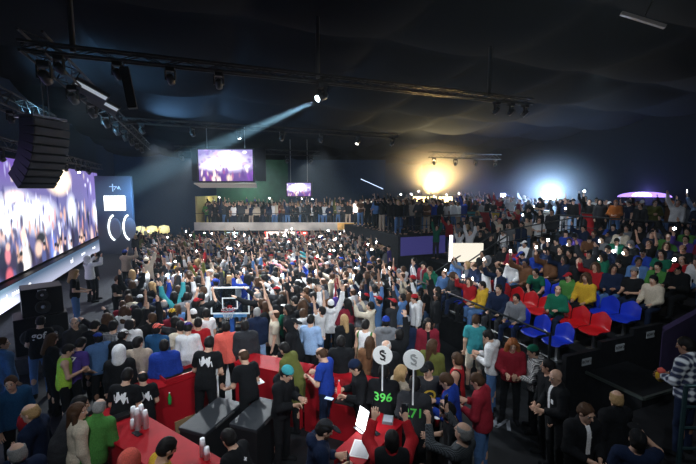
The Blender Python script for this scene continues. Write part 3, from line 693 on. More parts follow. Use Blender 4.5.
row(6,(-.6,25.5,TZ-.4),(7.4,25.5,TZ-.4),(3,18,0),'the rear truss',lit=(1,2,3),s=1.2,es=8)
def rowy(n,X,z,y0,y1,aim,where,lit=(),s=1.,es=10):
    for i in range(n):
        y=y0+(y1-y0)*i/(n-1); fixture('%s moving head light along %s counted from the front'%(ORD[i],where),V(X,y,z),aim,'white' if i in lit else None,s,es=es)
rowy(9,-2.6,TZ-.18,9.4,24.5,(0,20,0),'the crowd side stage truss')
rowy(5,-4.75,6.83,11.5,16.5,(-4,16,0),'the stage edge truss',s=.8)
rowy(7,-5.7,5.93,13.5,27,(-3,20,0),'the video wall truss',lit=(0,1,3,5),s=1.0,es=12)
row(4,(12.8,19,6.4),(17.2,19,6.4),(10,12,0),'the short truss above the stand',s=.9)
# row of flood panels on the crowd side truss
for i,y in enumerate((11.4,12.9)):
    t=thing('hanging_flood_light','%s flat flood lamp panel on the crowd side stage truss'%['nearer','farther'][i],'stage light',(-2.25,y,TZ-.25),(D(-25),D(25),.4))
    b=MB(); b.box((0,0,0),(.75,.4,.1)); b.build('housing',mat('panel_housing',(.07,.075,.08),.5),t,bevel=.01); b=MB(); b.box((0,-.1,-.055),(.68,.12,.012)); b.build('lamp_strip',mat('strip',(.5,.55,.6),.3,emit=(.8,.9,1),es=.35),t)
# small hanging column loudspeaker on the front truss
p=V(*at(131,72,TZ)[:2],TZ); t=thing('hanging_loudspeaker','slim black column loudspeaker hanging from the front truss near the stage','loudspeaker',(p[0],9.2,TZ-.15),(0,D(-8),0))
b=MB(); b.box((0,0,-.45),(.17,.2,.8)); b.build('cabinet',BLK,t,bevel=.015); b=MB(); b.box((0,-.105,-.45),(.13,.012,.74)); b.build('grille',mat('array_grille',(.03,.035,.04),.6),t); b=MB(); b.cyl((0,0,-.06),(0,0,.1),.02); b.build('bracket',STEEL,t)
# far amber floods and blue lamp behind the crowd
def flood(label,px,py,d,w,h,col,es,name='flood_light'):
    c=dep(px,py,d); t=thing(name,label,'stage light',tuple(c),-math.atan2(c[0],c[1]))
    b=MB(); b.box((0,.08,0),(w+.1,.14,h+.1)); b.build('housing',BLK,t); b=MB(); b.box((0,0,0),(w,.03,h)); b.build('lamp',glow('lamp_%s'%name+str(px),col,es),t)
    b=MB()
    for s in (-1,1): b.cyl((s*w*.45,.1,0),(s*w*.45,.1,-max(c[2]-2.1,.3)),.025,n=6)
    b.build('stand',BLK,t); return t
for i,(px,w) in enumerate(((418,.7),(427,.7),(436,.75),(446,.9))):
    flood('%s amber flood lamp of the glowing row behind the far standing crowd'%ORD[i],px,199.5,29.,w,.42,(1,.72,.3),9)
flood('warm white flood lamp low behind the far crowd, beside the amber row',452,203,29.5,.7,.25,(1,.8,.5),5)
flood('very bright blue white lamp on a stand among people on the raised walkway',550,195,24.,.75,.5,(.72,.86,1),60)
flood('violet lamp farther back beside the very bright walkway lamp',503,196,27.,.3,.3,(.6,.6,1),30)
flood('pale lamp low behind the walkway crowd near the stairs',494,205,26.,.5,.2,(.85,.9,1),8)
c=dep(644,195,22.); t=thing('arched_light','violet glowing arched light far behind the walkway','stage light',tuple(c),-math.atan2(c[0],c[1]))
b=MB(); b.prism([V(1.25*math.cos(a),0,.30*math.sin(a)-.12) for a in np.linspace(0,math.pi,20)],(0,.15,0)); b.build('violet_panel',glow('violet',(.42,.25,1),2.0),t)
b=MB(); b.prism([V(.45*math.cos(a)-.1,-.03,.2*math.sin(a)-.05) for a in np.linspace(0,math.pi,14)],(0,.05,0)); b.build('bright_core',glow('violet_core',(.9,.88,1),8),t)
b=MB(); b.cyl((0,.1,0),(0,.1,-2.2),.04); b.build('stand',BLK,t)
c=dep(372,184,30.); t=thing('beam_bar','thin pale light bar high on the back wall beyond the mezzanine','stage light',tuple(c),(0,D(24),-YAW))
b=MB(); b.box((0,0,0),(1.9,.06,.05)); b.build('lamp',glow('bar_glow',(.55,.7,1),2.),t); b=MB(); b.box((0,.07,0),(2,.08,.1)); b.build('housing',BLK,t)
c=dep(385,203,30.); t=thing('lit_panel_sign','white lit panel beyond the far end of the mezzanine','lit sign',(c[0],c[1],c[2]),-YAW)
b=MB(); b.box((-1.35,0,0),(1.2,.06,.28)); b.build('lightbox',glow('sign_soft',(1,.9,.8),2.),t); b=MB(); b.cyl((-1.35,.1,.1),(-1.35,.1,-1.2),.04); b.box((-1.35,.06,0),(1.3,.06,.36)); b.build('frame',BLK,t)

c=dep(643,20,8.5); t=thing('ceiling_light_bar','faint grey light bar hanging high under the dark ceiling above the stand','stage light',tuple(c),(0,D(22),-YAW-.2))
MB().box((0,0,0),(.95,.09,.07)).build('bar',mat('bar_grey',(.2,.2,.2),.5,emit=(.8,.8,.75),es=.025),t); MB().cyl((0,0,0),(0,0,.9),.012).build('hanging_rod',BLK,t)
# ---------------------------------------------------------------- stand, raised deck, stairs
def rowX(n): return 7.4+1.02*(n-1)
def rowZ(n): return .8+.15*(n-1)
NR=9; Y0,Y1_=5.5,11.4
riser=mat('stand_black',(.012,.013,.016),.75,var=.3,scale=5,spec=.15)
b=MB()
for n in range(1,NR+1):
    x0=rowX(n)-.46; b.box((x0+.51 if n<NR else x0+.4,(Y0+Y1_)/2,rowZ(n)/2),(1.02 if n<NR else .8,Y1_-Y0,rowZ(n)))
struct(b.build('stand_steps',riser))
b=MB()                                                               # side parapet of the near end, stepping up with the rows
for n in range(1,4): b.box((rowX(n)+.05,Y0-.05,(rowZ(n)+.42)/2),(1.02,.1,rowZ(n)+.42))
struct(b.build('wall_stand_end',riser))
b=MB(); b.prism([V(10.0,Y0-.12,.02),V(16,Y0-.12,.02),V(16,Y0-.12,2.7),V(10.0,Y0-.12,1.32)],(0,.14,0)); struct(b.build('wall_stand_side',mat('purple_panel',(.075,.05,.15),.7,var=.15,scale=3)))
DZ=2.2
b=MB(); b.box((21,14,1.2),(9.2,30,2.4)); struct(b.build('raised_walkway',riser)); WZ=2.4
UB=(12.6,11.0)                                                       # upper bank beyond the aisle
b=MB(); b.box((13.1,22.,1.125),(7,9.4,2.25)); struct(b.build('raised_deck',riser)); DZ=2.25
b=MB()
for i in range(8): b.box((8.2+.42*i,12.0,.12*(i+1)),(.42,1.1,.24*(i+1)))
b.box((13.6,12.0,.95),(4.2,1.1,1.9)); struct(b.build('aisle_stairs',riser))
b=MB()
for i in range(5): b.box((11.6+.86*i,14.9,(1.0+.22*i)/2),(.86,4.7,1.0+.22*i))
struct(b.build('upper_bank_steps',riser))
b=MB(); b.box((8.2,4.85,.4),(1.3,1.1,.8)); struct(b.build('access_platform',riser))
b=MB(); b.box((8.2,4.27,.78),(1.34,.05,.05)); b.box((7.53,4.85,.78),(.05,1.16,.05)); struct(b.build('trim_platform',mat('edge_metal',(.12,.15,.14),.4,.6)))
c=dep(428,249,18.6); t=thing('led_board','long purple lit board on the raised deck front behind the stairs','display',(11.2,17.2,1.72))
b=MB(); b.box((.2,0,.0),(3.4,.06,.95)); b.build('screen',mat('purple_board',(.05,.04,.2),.4,emit=(.2,.18,.75),es=.13),t); b=MB(); b.box((.2,.05,0),(3.5,.06,1.05)); b.build('frame',BLK,t)
c=dep(466,252,15.4); t=thing('lit_stair_panel','bright white lit panel behind the stair railings','lit sign',(c[0],c[1],c[2]),-YAW)
b=MB(); b.box((0,0,-.02),(1.35,.06,.75)); b.build('lightbox',glow('stair_glow',(1,.93,.78),1.0),t); b=MB(); b.box((0,.06,-.4),(1.45,.06,1.3)); b.build('frame',BLK,t)
b=MB(); b.box((-.62,-.05,.15),(.12,.04,1.05)); b.build('bright_edge',glow('stair_edge',(1,.98,.95),3.5),t)
c=dep(508,236,21.9); t=thing('lit_step_panel','beige lit panel above the stairs beside the wrapped tables','lit sign',(c[0],c[1],c[2]),-YAW)
b=MB(); b.box((0,0,0),(2.1,.06,.55)); b.build('panel',mat('beige_lit',(.55,.45,.3),.7,emit=(1,.8,.5),es=.25),t); b=MB(); b.box((0,.06,-.3),(2.2,.06,1.2)); b.build('frame',BLK,t)
def railing(label,pts,h,n_posts,mids=1,m=BLK,r=.028,name='railing'):
    a=np.asarray(pts[0],float); e=np.asarray(pts[1],float)-a; t=thing(name,label,'railing',tuple(a))
    b=MB(); b.cyl(V(0,0,h),e+V(0,0,h),r,n=8); b.build('handrail',m,t,smooth=True)
    for k in range(mids):
        b=MB(); z=h*(k+1)/(mids+1); b.cyl(V(0,0,z),e+V(0,0,z),r*.75,n=6); b.build('mid_rail',m,t)
    for k in range(n_posts):
        p=e*k/(n_posts-1); b=MB(); b.cyl(p,p+V(0,0,h),r,n=8); b.build('post',m,t)
    return t
RAILM=mat('rail_paint',(.03,.034,.037),.35,.4)
railing('black railing along the front edge of the seating stand',((6.98,5.85,.5),(6.98,11.3,.5)),1.03,4,1,RAILM)
railing('black stair railing on the near side of the lit stairs',((7.6,11.55,.1),(11.2,11.55,1.9)),.95,4,1,RAILM)
railing('black stair railing on the far side of the lit stairs',((7.9,12.5,.15),(11.5,12.5,1.9)),.95,4,1,RAILM)
railing('black railing at the deck edge before the wrapped cocktail tables',((11.7,12.5,1.9),(16.4,12.5,2.4)),1.0,5,1,RAILM)
railing('long railing along the raised walkway behind the seats',((16.5,5.9,2.4),(16.5,20,2.4)),1.0,9,1,RAILM)
railing('railing along the far raised deck above the purple board',((9.7,17.4,2.25),(16.3,17.4,2.25)),1.0,6,1,RAILM)
pr=dep(686,386,4.9); railing('dark teal ladder-like rail by the plaid jacket',((pr[0],pr[1],0.72),(pr[0]+1.0,pr[1]-.4,.72)),pr[2]-.72,3,4,mat('teal_rail',(.03,.07,.08),.4,.5))
b=MB(); b.box((7.6,3.2,.36),(2.8,1.9,.72)); struct(b.build('entry_platform',riser))
# wrapped cocktail tables
tp=MB().lathe([(.36,0),(.2,.42),(.19,.7),(.36,1.08),(.37,1.12),(.02,1.13)],n=16)
for i,(px,py,d,z,c,lb) in enumerate(((486,228,21.6,DZ,'red','red stretch covered cocktail table at the top of the stairs'),(473,226,22.2,DZ,'teal','dark green covered cocktail table beside the red one'),
     (448,226,24,DZ,'white','white wrapped cocktail table nearest the purple board'),(437,226,25,DZ,'white','white wrapped cocktail table second along the deck'),(543,236,20.2,2.4,'white','white wrapped tall table under the bright lamp'),(589,238,18.,2.4,'red','red wrapped tall table on the walkway beside the dark figures'),(497,229,21.,DZ,'yellow','pale yellow wrapped table next to the stair top'))):
    p=dep(px,py,d); t=thing('cocktail_table',lb,'table',(p[0],p[1],z),0,'wrapped cocktail tables'); o=tp.build('stretch_cover',fab(c),t,smooth=True); b=MB(); b.lathe([(.385,1.125),(.385,1.15),(.02,1.15)],n=20); b.build('table_top',BLK,t)

# ---------------------------------------------------------------- seats
def seat_meshes():
    prof=[(.24,.385),(.23,.42),(.12,.425),(0,.42),(-.12,.42),(-.19,.445),(-.225,.5),(-.24,.6),(-.26,.7),(-.275,.78),(-.28,.83)]
    us=np.linspace(-1,1,11); vs=[]
    for k,(y,z) in enumerate(prof):
        w=.225*(1 if k<8 else (1,.9,.62)[k-8])
        for u in us:
            zz=z+(.035*abs(u)**3 if k<5 else 0)-( .05*u*u if k==9 else .08*u*u if k==10 else 0); yy=y+(.05*u*u if k>5 else 0)-(.03*u*u if k<2 else 0)
            vs.append((w*u,yy,zz))
    n=len(us); fs=[(k*n+i,(k)*n+i+1,(k+1)*n+i+1,(k+1)*n+i) for k in range(len(prof)-1) for i in range(n-1)]
    return vs,fs
SV,SF=seat_meshes()
shell_me=bpy.data.meshes.new('seat_shell'); shell_me.from_pydata(SV,[],SF); shell_me.polygons.foreach_set('use_smooth',np.ones(len(SF),bool)); shell_me.materials.append(None)
bk=MB(); bk.box((0,.0,.2),(.06,.06,.38)); bk.box((0,.02,.012),(.2,.18,.024)); bk.box((0,.0,.385),(.3,.3,.03)); bk_o=bk.build('bracket',STEEL); bracket_me=bk_o.data; bpy.data.objects.remove(bk_o)
SEATC=dict(blue=mat('seat_blue',(.01,.035,.5),.28),red=mat('seat_red',(.5,.008,.012),.28))
def seat(x,y,z,c,label,group):
    t=thing('stadium_seat',label,'seat',(x,y,z),math.pi/2,group); t.scale=(1.08,1.05,1.03)
    o=link(bpy.data.objects.new('seat_shell',shell_me),t); o.material_slots[0].link='OBJECT'; o.material_slots[0].material=SEATC[c]
    md=o.modifiers.new('thick','SOLIDIFY'); md.thickness=.018; md=o.modifiers.new('sub','SUBSURF'); md.levels=1; md.render_levels=1
    link(bpy.data.objects.new('bracket',bracket_me),t)
def seat_y(j,n=2): return 5.9+.5*j if n>1 else 6.0+.6*j
NJ=11
EMPTY={(1,0),(1,1),(2,0),(2,1),(2,3),(2,5),(2,4),(3,0),(3,1)}
NUM=['front','second','third','fourth','fifth','sixth','seventh','eighth','ninth']
RC=['blue','red','blue','red','blue','red','blue','blue','red']

# ================================================================ people
CACHE={}
LH=dict(hero=(.0095,.0125),mid=(.019,.02),low=(.042,.042))
def cached(key,fn):
    if key not in CACHE: CACHE[key]=fn()
    return CACHE[key]
def m_body(pk,lod,fem=0): return cached(('b',pk,lod,fem),lambda:skin_mesh('body',POSES[pk],LH[lod][0],lod=='hero',fem))
def m_top(pk,kind,lod): return cached(('t',pk,kind,lod),lambda:top_mesh(kind,POSES[pk],LH[lod][1],kind,.003 if lod!='low' else 0))
def m_legs(pk,lod,kind='trousers'): return cached(('l',pk,lod,kind),lambda:legs_mesh(kind,POSES[pk],LH[lod][1],kind,.003 if lod!='low' else 0))
def m_hair(st,lod): return cached(('h',st,lod),lambda:hair_mesh('hair',st,{'hero':.0105,'mid':.018,'low':.036}[lod]))
def m_shoe(pk,s,lod): return cached(('s',pk,s,lod),lambda:shoe_mesh('shoe',POSES[pk],s,.012 if lod=='hero' else .02))
def put(name,me,mats,parent,mtx=None):
    while len(me.materials)<len(mats): me.materials.append(None)
    o=link(bpy.data.objects.new(name,me),parent)
    for i,m in enumerate(mats): o.material_slots[i].link='OBJECT'; o.material_slots[i].material=m
    if mtx is not None: o.matrix_local=mtx
    return o
def head_mtx(p): return Matrix([[*p.Hd[r],p.head[r]] for r in range(3)]+[[0,0,0,1]])
HATNAME=dict(short_hair='hair',side_hair='hair',long_hair='hair',tied_hair='hair',curly_hair='hair',beanie='beanie',cap='cap',hood='hood',beard='beard')
class Per: pass
def person(pos,rot,pose,top,tc,leg,hair,hc,skin=0,lod='mid',scale=1.,label='',group=None,acc=None,shoes=None,beard=None,legkind='trousers',under=None,fem=0):
    """tc/leg/acc: fabric names or materials; hair: style; hc: hair colour, or the hat's fabric"""
    p=POSES[pose]; M_f=lambda c: fab(c) if isinstance(c,str) else c
    t=thing('person',label,'person',tuple(pos),rot,group); t.scale=(scale,)*3
    put('body',m_body(pose,lod,fem),[SKINS[skin],EYE,DARK,LIP],t)
    put(top,m_top(pose,top,lod),[M_f(tc),M_f(acc) if acc else M_f(tc)],t)
    put(legkind,m_legs(pose,lod,legkind),[M_f(leg)],t)
    if hair:
        hat=hair in ('beanie','cap','hood')
        if hat and hair!='hood': put('hair',m_hair('short_hair',lod),[hairm('black')],t,head_mtx(p))
        put(HATNAME[hair],m_hair(hair,lod),[fab(hc) if hat else hairm(hc)]*2,t,head_mtx(p))
    if beard: put('beard',m_hair('beard',lod),[hairm(beard)],t,head_mtx(p))
    if lod=='hero' or shoes or p.sit or pos[2]>.3:
        for s in (1,-1): put('shoe',m_shoe(pose,s,lod),[fab(shoes or 'black'),fab('white') if shoes else fab('black')],t)
    r=Per(); r.t=t; r.p=p; r.rot=rot; r.pos=np.asarray(pos,float); r.sc=scale; r.pose=pose; r.top=top; r.lod=lod
    r.W=lambda q: r.pos+rz(rot)@(np.asarray(q)*scale)
    def grip(s=1,f=.1):
        sh,el,wr,hd,cu=p.arm[s]; return r.W(wr+hd*f)
    r.grip=grip; return r
def facing(px,py,phi,z):
    """turn for a person seen at a pixel: 0 looks straight away from the camera, 90 to the picture's right side, 180 at the camera"""
    d=ray(px,py); a=math.atan2(-d[0],d[1]); return a-D(phi)
def P(px,py,pose,phi,top,tc,leg,hair,hc,label,skin=0,z0=0.,h=1.,lod='hero',group=None,**k):
    p=POSES[pose]; rot=facing(px,py,phi,z0); hl=p.head+V(0,0,.115 if abs(p.Hd[2,2])>.6 else .09)
    tgt=at(px,py,z0+hl[2]*h); o=rz(rot)@(hl*h); pos=V(tgt[0]-o[0],tgt[1]-o[1],z0)
    return person(pos,rot,pose,top,tc,leg,hair,hc,skin,lod,h,label,group or 'people around the red bar',**k)
def on_back(r,txt,size,m,up=.2,name='lettering',front=False,x=0.):
    """lettering printed on the back (or chest) of a top, laid onto its folds"""
    me0=m_top(r.pose,r.top,r.lod); vs=np.empty(len(me0.vertices)*3,np.float32); me0.vertices.foreach_get('co',vs); vs=vs.reshape(-1,3)
    qs=np.empty(len(me0.loops),np.int32); me0.loops.foreach_get('vertex_index',qs); bv=BVHTree.FromPolygons([Vector(v) for v in vs.tolist()],qs.reshape(-1,4).tolist())
    me=text_mesh(txt,size,.0,.004); p=r.p; sg=1 if front else -1
    import bmesh
    b=bmesh.new(); b.from_mesh(me); bmesh.ops.triangulate(b,faces=b.faces); bmesh.ops.subdivide_edges(b,edges=[e for e in b.edges if e.calc_length()>.03],cuts=2,use_grid_fill=False); b.to_mesh(me); b.free()
    for v in me.vertices:
        q=p.C(x+(v.co.x if not front else -v.co.x),sg*.6,up+v.co.y); d=-sg*p.T[:,1]
        hit=bv.ray_cast(Vector(q),Vector(d),1.0); w=Vector(q)+Vector(d)*(hit[3]-.008) if hit[0] else Vector(p.C(x+v.co.x,sg*.14,up+v.co.y)); v.co=w
    me.materials.clear(); me.materials.append(m); o=link(bpy.data.objects.new(name,me),r.t); return o
INKW=mat('white_print',(.8,.82,.85),.6); INKG=mat('green_print',(.12,.75,.12),.5); INKB=mat('black_print',(.01,.01,.01),.6)
def splat(r,up=.24,s=1.):                                            # pale spiky mark on the bar staff's backs
    o=on_back(r,'M',.22*s,INKW,up,'back_print')
    for a in range(7):
        on_back(r,'/' if a%2 else '\\',0.12*s,INKW,up+.045*math.sin(a*.9),'back_print',x=-.1+.034*a)
def tool(name,label,cat,loc,rot=0,group=None): return thing(name,label,cat,tuple(loc),rot,group)
TORCH=glow('phone_torch',(.95,.98,1),130); SCRN=glow('phone_screen',(.55,.7,1),1.4); PHB=mat('phone_body',(.02,.02,.025),.25)
ph_b=MB().box((0,0,0),(.074,.009,.152)).build('case',PHB,bevel=0); ph_me=ph_b.data; bpy.data.objects.remove(ph_b)
b=MB(); b.box((0,.0052,0),(.066,.001,.14)); o=b.build('screen',SCRN); ps_me=o.data; bpy.data.objects.remove(o)
b=MB(); b.lathe([(.013,0),(.012,.003),(.002,.005)],(.02,-.0045,.055),10,rx(D(90))); o=b.build('torch',TORCH,smooth=True); pt_me=o.data; bpy.data.objects.remove(o)
b=MB(); b.lathe([(.013,0),(.012,.003),(.002,.005)],(.02,-.0045,.055),10,rx(D(90))); o=b.build('camera_lens',mat('lens_dark',(.1,.12,.14),.1),smooth=True); pl_me=o.data; bpy.data.objects.remove(o)
def phone(loc,rot,label,lit=True,group=None,tilt=0,s=1.15):
    t=tool('phone',label,'phone',loc,(D(tilt),0,rot),group); t.scale=(s,)*3
    link(bpy.data.objects.new('case',ph_me),t); link(bpy.data.objects.new('screen',ps_me),t)
    if lit: o=link(bpy.data.objects.new('torch',pt_me),t); o.scale=(2.9,1.6,2.9); o.location=(-.04,0,-.1)
    else: link(bpy.data.objects.new('camera_lens',pl_me),t)
    return t

# ---------------------------------------------------------------- people one can tell apart, from the bar outwards
pl_=plaid('plaid_blue',(.02,.03,.08),(.75,.8,.85),7); pg_=plaid('plaid_grey',(.03,.03,.035),(.35,.36,.38),22); leo=plaid('leopard',(.05,.025,.012),(.3,.13,.05),30); pat=plaid('pattern_dark',(.008,.01,.014),(.12,.14,.16),40)
stripe=plaid('striped_white',(.02,.02,.025),(.75,.75,.75),20)
r=P(40,317,'work',10,'t_shirt','black','denim','short_hair','black','person in black t-shirt with white back lettering gof and blue jeans',h=1.02); on_back(r,'gof',.2,INKW,.25,'back_lettering')
P(52,334,'clasp',75,'jacket','black','black','long_hair','brown','person with long brown hair in black leather jacket beside the lettered t-shirt',fem=1,h=.96)
P(68,345,'phone',90,'vest_jersey','neon','black','short_hair','black','person in neon green vest bending beside the blue purple jersey',h=.95,acc='neon')
r=P(81,338,'work',50,'t_shirt','purple','black','short_hair','black','person in purple blue jersey numbered 17 leaning over near the stage',h=.97); on_back(r,'17',.2,INKW,.22,'back_number')
P(74,318,'stand_look',150,'jacket','charcoal','black','side_hair','grey','pale faced person in charcoal jacket with grey hair before the bass bins')
P(95,321,'phone',40,'hoodie','black','black','short_hair','black','person in black hoodie with orange brown bag strap near the purple jersey',acc='brown')
P(113,321,'stand',20,'shirt',pg_,'black','short_hair','black','person in black and white plaid shirt seen from behind near the stage')
P(123,330,'phone',35,'jacket','black','black','cap','white','person in black jacket and white cap behind the white hooded person')
P(119,346,'stand',15,'jacket','black','black','hood','white','person in black jacket with white hood up behind the bar staff')
P(138,337,'stand_look',10,'jacket','beige','black','short_hair','black','person in plain beige jacket seen from behind by the bar')
P(157,324,'stand',30,'jacket','darkblue','black','cap','coral','person in dark blue jacket with coral red cap behind the blue puffer')
P(164,340,'stand',5,'puffer_jacket','blue','black','short_hair','black','person in bright royal blue puffer jacket standing at the red counter')
r=P(180,321,'film_one',-20,'t_shirt','cream','black','short_hair','black','person in cream jersey with dark 23 on the back by the bar',acc='maroon'); on_back(r,'23',.2,INKB,.2,'back_number')
P(172,309,'stand',0,'jacket','maroon','black','cap','yellow','person in maroon jacket with bright yellow cap in front of the hoop')
P(193,310,'stand',-10,'hoodie','cream','black','beanie','white','person in cream hoodie with white beanie close to the backboard')
P(188,323,'phone',10,'shirt','white','black','cap','purple','person with white and purple cap next to the red jersey')
P(198,318,'stand',0,'t_shirt','red','black','short_hair','black','person in plain red jersey among the crowd left of the hoop',skin=1)
P(206,309,'stand_look',-40,'t_shirt','white','black','short_hair','black','bearded person in white jersey just beside the backboard',beard='black')
r=P(209,337,'work',15,'t_shirt','black','black','short_hair','black','bar worker in black shirt with pale spiky back print, standing tallest inside the bar',h=1.06); splat(r)
r=P(226,322,'stand',0,'jacket','coral','black','short_hair','black','person in coral red jacket with white shoulders below the backboard',acc='white')
P(245,321,'stand',0,'puffer_jacket','charcoal','denim','short_hair','black','person in charcoal puffer jacket right behind the bar beside the coral jacket')
P(257,308,'stand',5,'jacket','navy','lightblue','short_hair','grey','grey haired person in navy jacket and pale jeans seen from behind')
P(243,350,'work',-30,'t_shirt','black','black','side_hair','brown','bar worker with brown hair in plain black shirt beside the tallest worker')
r=P(127,369,'work',25,'t_shirt','black','black','short_hair','black','bar worker in black shirt with spiky back print bending over plastic cups',h=.98); splat(r,.22)
r=P(142,372,'work',-10,'t_shirt','black','black','side_hair','black','bar worker in black with spiky print behind the stacked cups',h=.88); splat(r,.2)
P(288,321,'work',-70,'jacket','black','black','hood','black','person in black jacket with black hood up, leaning at the bar end')
P(294,319,'stand_look',90,'jacket','black','black','cap','black','person in black cap and black jacket with pale face near the denim jacket')
P(284,343,'lean_bar',-60,'coat','olive','black','short_hair','black','person in olive green coat with cream collar leaning on the red counter',acc='cream')
P(311,315,'carry',20,'shirt','lightblue','black','short_hair','black','person in light blue denim shirt with dark shoulders behind the bar',acc='denim')
P(303,309,'stand',0,'hoodie','white','black','short_hair','brown','person in plain white hoodie behind the denim shirt')
P(331,300,'arms_up',0,'hoodie','white','black','beanie','white','person in white hoodie with both arms raised above a white beanie')
P(321,348,'phone',-60,'t_shirt','blue','navy','side_hair','brown','person in blue jersey over olive sleeves at the red counter',acc='olive')
P(287,367,'phone',120,'hoodie','black','black','beanie','teal','person in black hoodie with white chest stripe and teal beanie inside the bar',acc='white')
P(341,336,'stand',0,'jacket','black','black','short_hair','black','person in plain black jacket seen from behind right of the blue jersey')
P(355,361,'phone',-100,'jacket','black','black','beanie','navy','person in black jacket and navy beanie looking down by the counter')
P(344,315,'stand',-30,'jacket','black','black','long_hair','fair','person with long fair hair in black jacket in the middle crowd',fem=1,h=.95)
P(366,320,'stand',20,'vest_jersey','white','black','short_hair','black','person in white jersey with green sides in the middle crowd',acc='green')
P(370,337,'stand',10,'coat',leo,'black','long_hair','brown','person in brown leopard print coat with long brown hair',fem=1,h=.96)
P(386,317,'stand',0,'hoodie','grey','black','beanie','blue','person in grey hoodie with blue beanie seen from behind')
P(407,317,'stand',0,'jacket','navy','black','beanie','grey','person in navy jacket with grey beanie seen from behind')
P(386,341,'stand_look',170,'jacket','black','black','side_hair','white','white haired person in black jacket behind the first round paddle sign')
P(399,329,'film_one',-30,'jacket','black','black','short_hair','black','person in black jacket raising a phone behind the paddle signs')
P(428,319,'stand',170,'jacket','maroon','black','long_hair','black','person with black hair in maroon patterned sports jacket facing the bar',fem=1,acc='black')
P(433,340,'stand_look',10,'jacket','olive','beige','long_hair','brown','person with long brown hair in olive jacket behind the paddle signs',fem=1,h=.97)
r396=P(384,365,'carry',5,'jacket','black','black','short_hair','black','person in black jacket with green back number 396 and sign on the back'); on_back(r396,'396',.2,INKG,.19,'back_number')
P(402,366,'stand',60,'coat','cream','black','long_hair','fair','person with long fair hair in cream coat between the two paddles',fem=1,h=.95)
r271=P(415,377,'carry',5,'jacket','charcoal','black','short_hair','black','person in charcoal jacket with green back number 271 and sign on the back'); on_back(r271,'271',.2,INKG,.17,'back_number')
r=P(428,363,'stand_look',170,'t_shirt','charcoal','black','cap','black','person in black cap and charcoal t-shirt with round yellow chest print')
for q_ in (1,): on_back(r,'O',.26,mat('yellow_print',(.75,.5,.05),.6),.16,'chest_print',front=True); on_back(r,'o',.16,mat('yellow_print',(.75,.5,.05),.6),.15,'chest_print',front=True)
P(446,374,'phone',-80,'jacket','blue','navy','short_hair','brown','person in bright blue jacket with red collar facing the paddles',acc='red')
P(477,374,'phone',-75,'jacket','darkred','denim','short_hair','brown','person in dark red jacket and blue jeans standing on the open floor')
P(447,403,'phone',-100,'t_shirt','black','black','short_hair','black','bearded person in black t-shirt beside the red cup',beard='black')
r462=P(463,423,'film_both',-60,'shirt',pat,'black','side_hair','grey','balding grey haired person in dark patterned shirt filming with a phone')
r393=P(392,431,'film_both',-5,'jacket','red','black','short_hair','black','person in red jacket under black vest filming with both arms up',acc='black')
put('vest',m_top('film_both','vest','hero'),[fab('black')]*2,r393.t)
r325=P(325,421,'phone',80,'hoodie','navy','black','cap','charcoal','bearded person in navy hoodie and cap looking down at a phone',beard='brown',acc='grey')
P(457,353,'stand_look',-80,'vest_jersey','red','black','short_hair','brown','person in red and black sleeveless jersey beside the blue jacket',acc='black',skin=1)
P(476,315,'stand',0,'t_shirt','teal','cream','short_hair','brown','person in teal jersey and cream shorts on the open floor',acc='navy',legkind='shorts')
P(488,331,'phone',-80,'hoodie','white','denim','short_hair','black','person in white hoodie under blue sleeveless jersey holding a phone')
P(513,340,'clasp',180,'jacket','darkred','black','curly_hair','ginger','person with long curly ginger hair in dark red tracksuit jacket',fem=1,h=.97)
P(533,346,'clasp',-100,'hoodie',stripe,'black','beanie','darkgreen','person in dark green beanie and pale patterned hoodie beside the ginger haired person',h=.96)
P(548,360,'stand_look',-120,'jacket','black','black','short_hair','black','person in black jacket half hidden behind the bald person',skin=1)
r=P(556,370,'clasp',-120,'jacket','black','black',None,None,'bald person in black suit with white shirt below the blue seats',acc='white')
b=MB(); q=r.p.C(-.12,.155,.2); b.box(q,(.05,.012,.06)); b.build('badge',INKW,r.t)
P(587,405,'clasp',140,'jacket','black','black','short_hair','brown','brown haired person in black suit and white shirt looking down at a phone',acc='white')
P(617,391,'stand_look',-50,'jacket','black','black','side_hair','fair','fair haired person in black suit seen from behind below the seat stand')
P(638,430,'drink',-20,'t_shirt','navy','black','cap','black','person in black cap and navy t-shirt drinking at the lower edge')
rpl=P(686,338,'clasp',-70,'jacket',pl_,'navy','short_hair','black','person in blue and white plaid jacket by the purple panel',skin=2,acc='cream',h=1.0,z0=.72)
P(80,397,'lean_bar',80,'jacket','charcoal','black','short_hair','black','person in charcoal jacket with pale print leaning over the counter end',acc='grey')
P(78,404,'stand_look',80,'coat','cream','black','long_hair','brown','person with long brown hair in cream coat beside the green jacket',fem=1,h=.96)
P(99,400,'work',25,'jacket','green','black','side_hair','grey','grey haired person in green jacket seen from behind at the red counter',h=.95)
P(167,439,'phone',75,'t_shirt','yellow','navy','short_hair','black','person with short black hair in yellow and blue top at the counter',beard='black',acc='blue')
P(29,405,'carry',-60,'jacket','navy','black','side_hair','fair','pale person in navy jacket holding a red and white bundle')
P(16,444,'stand',-20,'jacket','navy','black','side_hair','grey','grey haired person in navy jacket at the lower corner near the stage')
P(2,338,'stand_look',60,'jacket','denim','denim','short_hair','brown','person in blue denim jacket at the very edge beside the stage')
r=P(228,430,'lean_bar',-50,'t_shirt','black','black','short_hair','black','bar worker in black shirt with small white glyph bending beside the coolers',h=.95); on_back(r,'+',.1,INKW,.22,'back_print')
P(130,452,'lean_bar',20,'puffer_jacket','coral','black','hood','coral','person in coral puffer jacket with hood up bent over the counter')
P(10,377,'stand_look',160,'jacket','darkblue','black','short_hair','brown','person in dark blue jacket below the denim jacket',h=.95)
P(330,455,'stand',0,'jacket','black','black','short_hair','black','person all in black at the lower edge before the lit screen',h=.9) if False else None
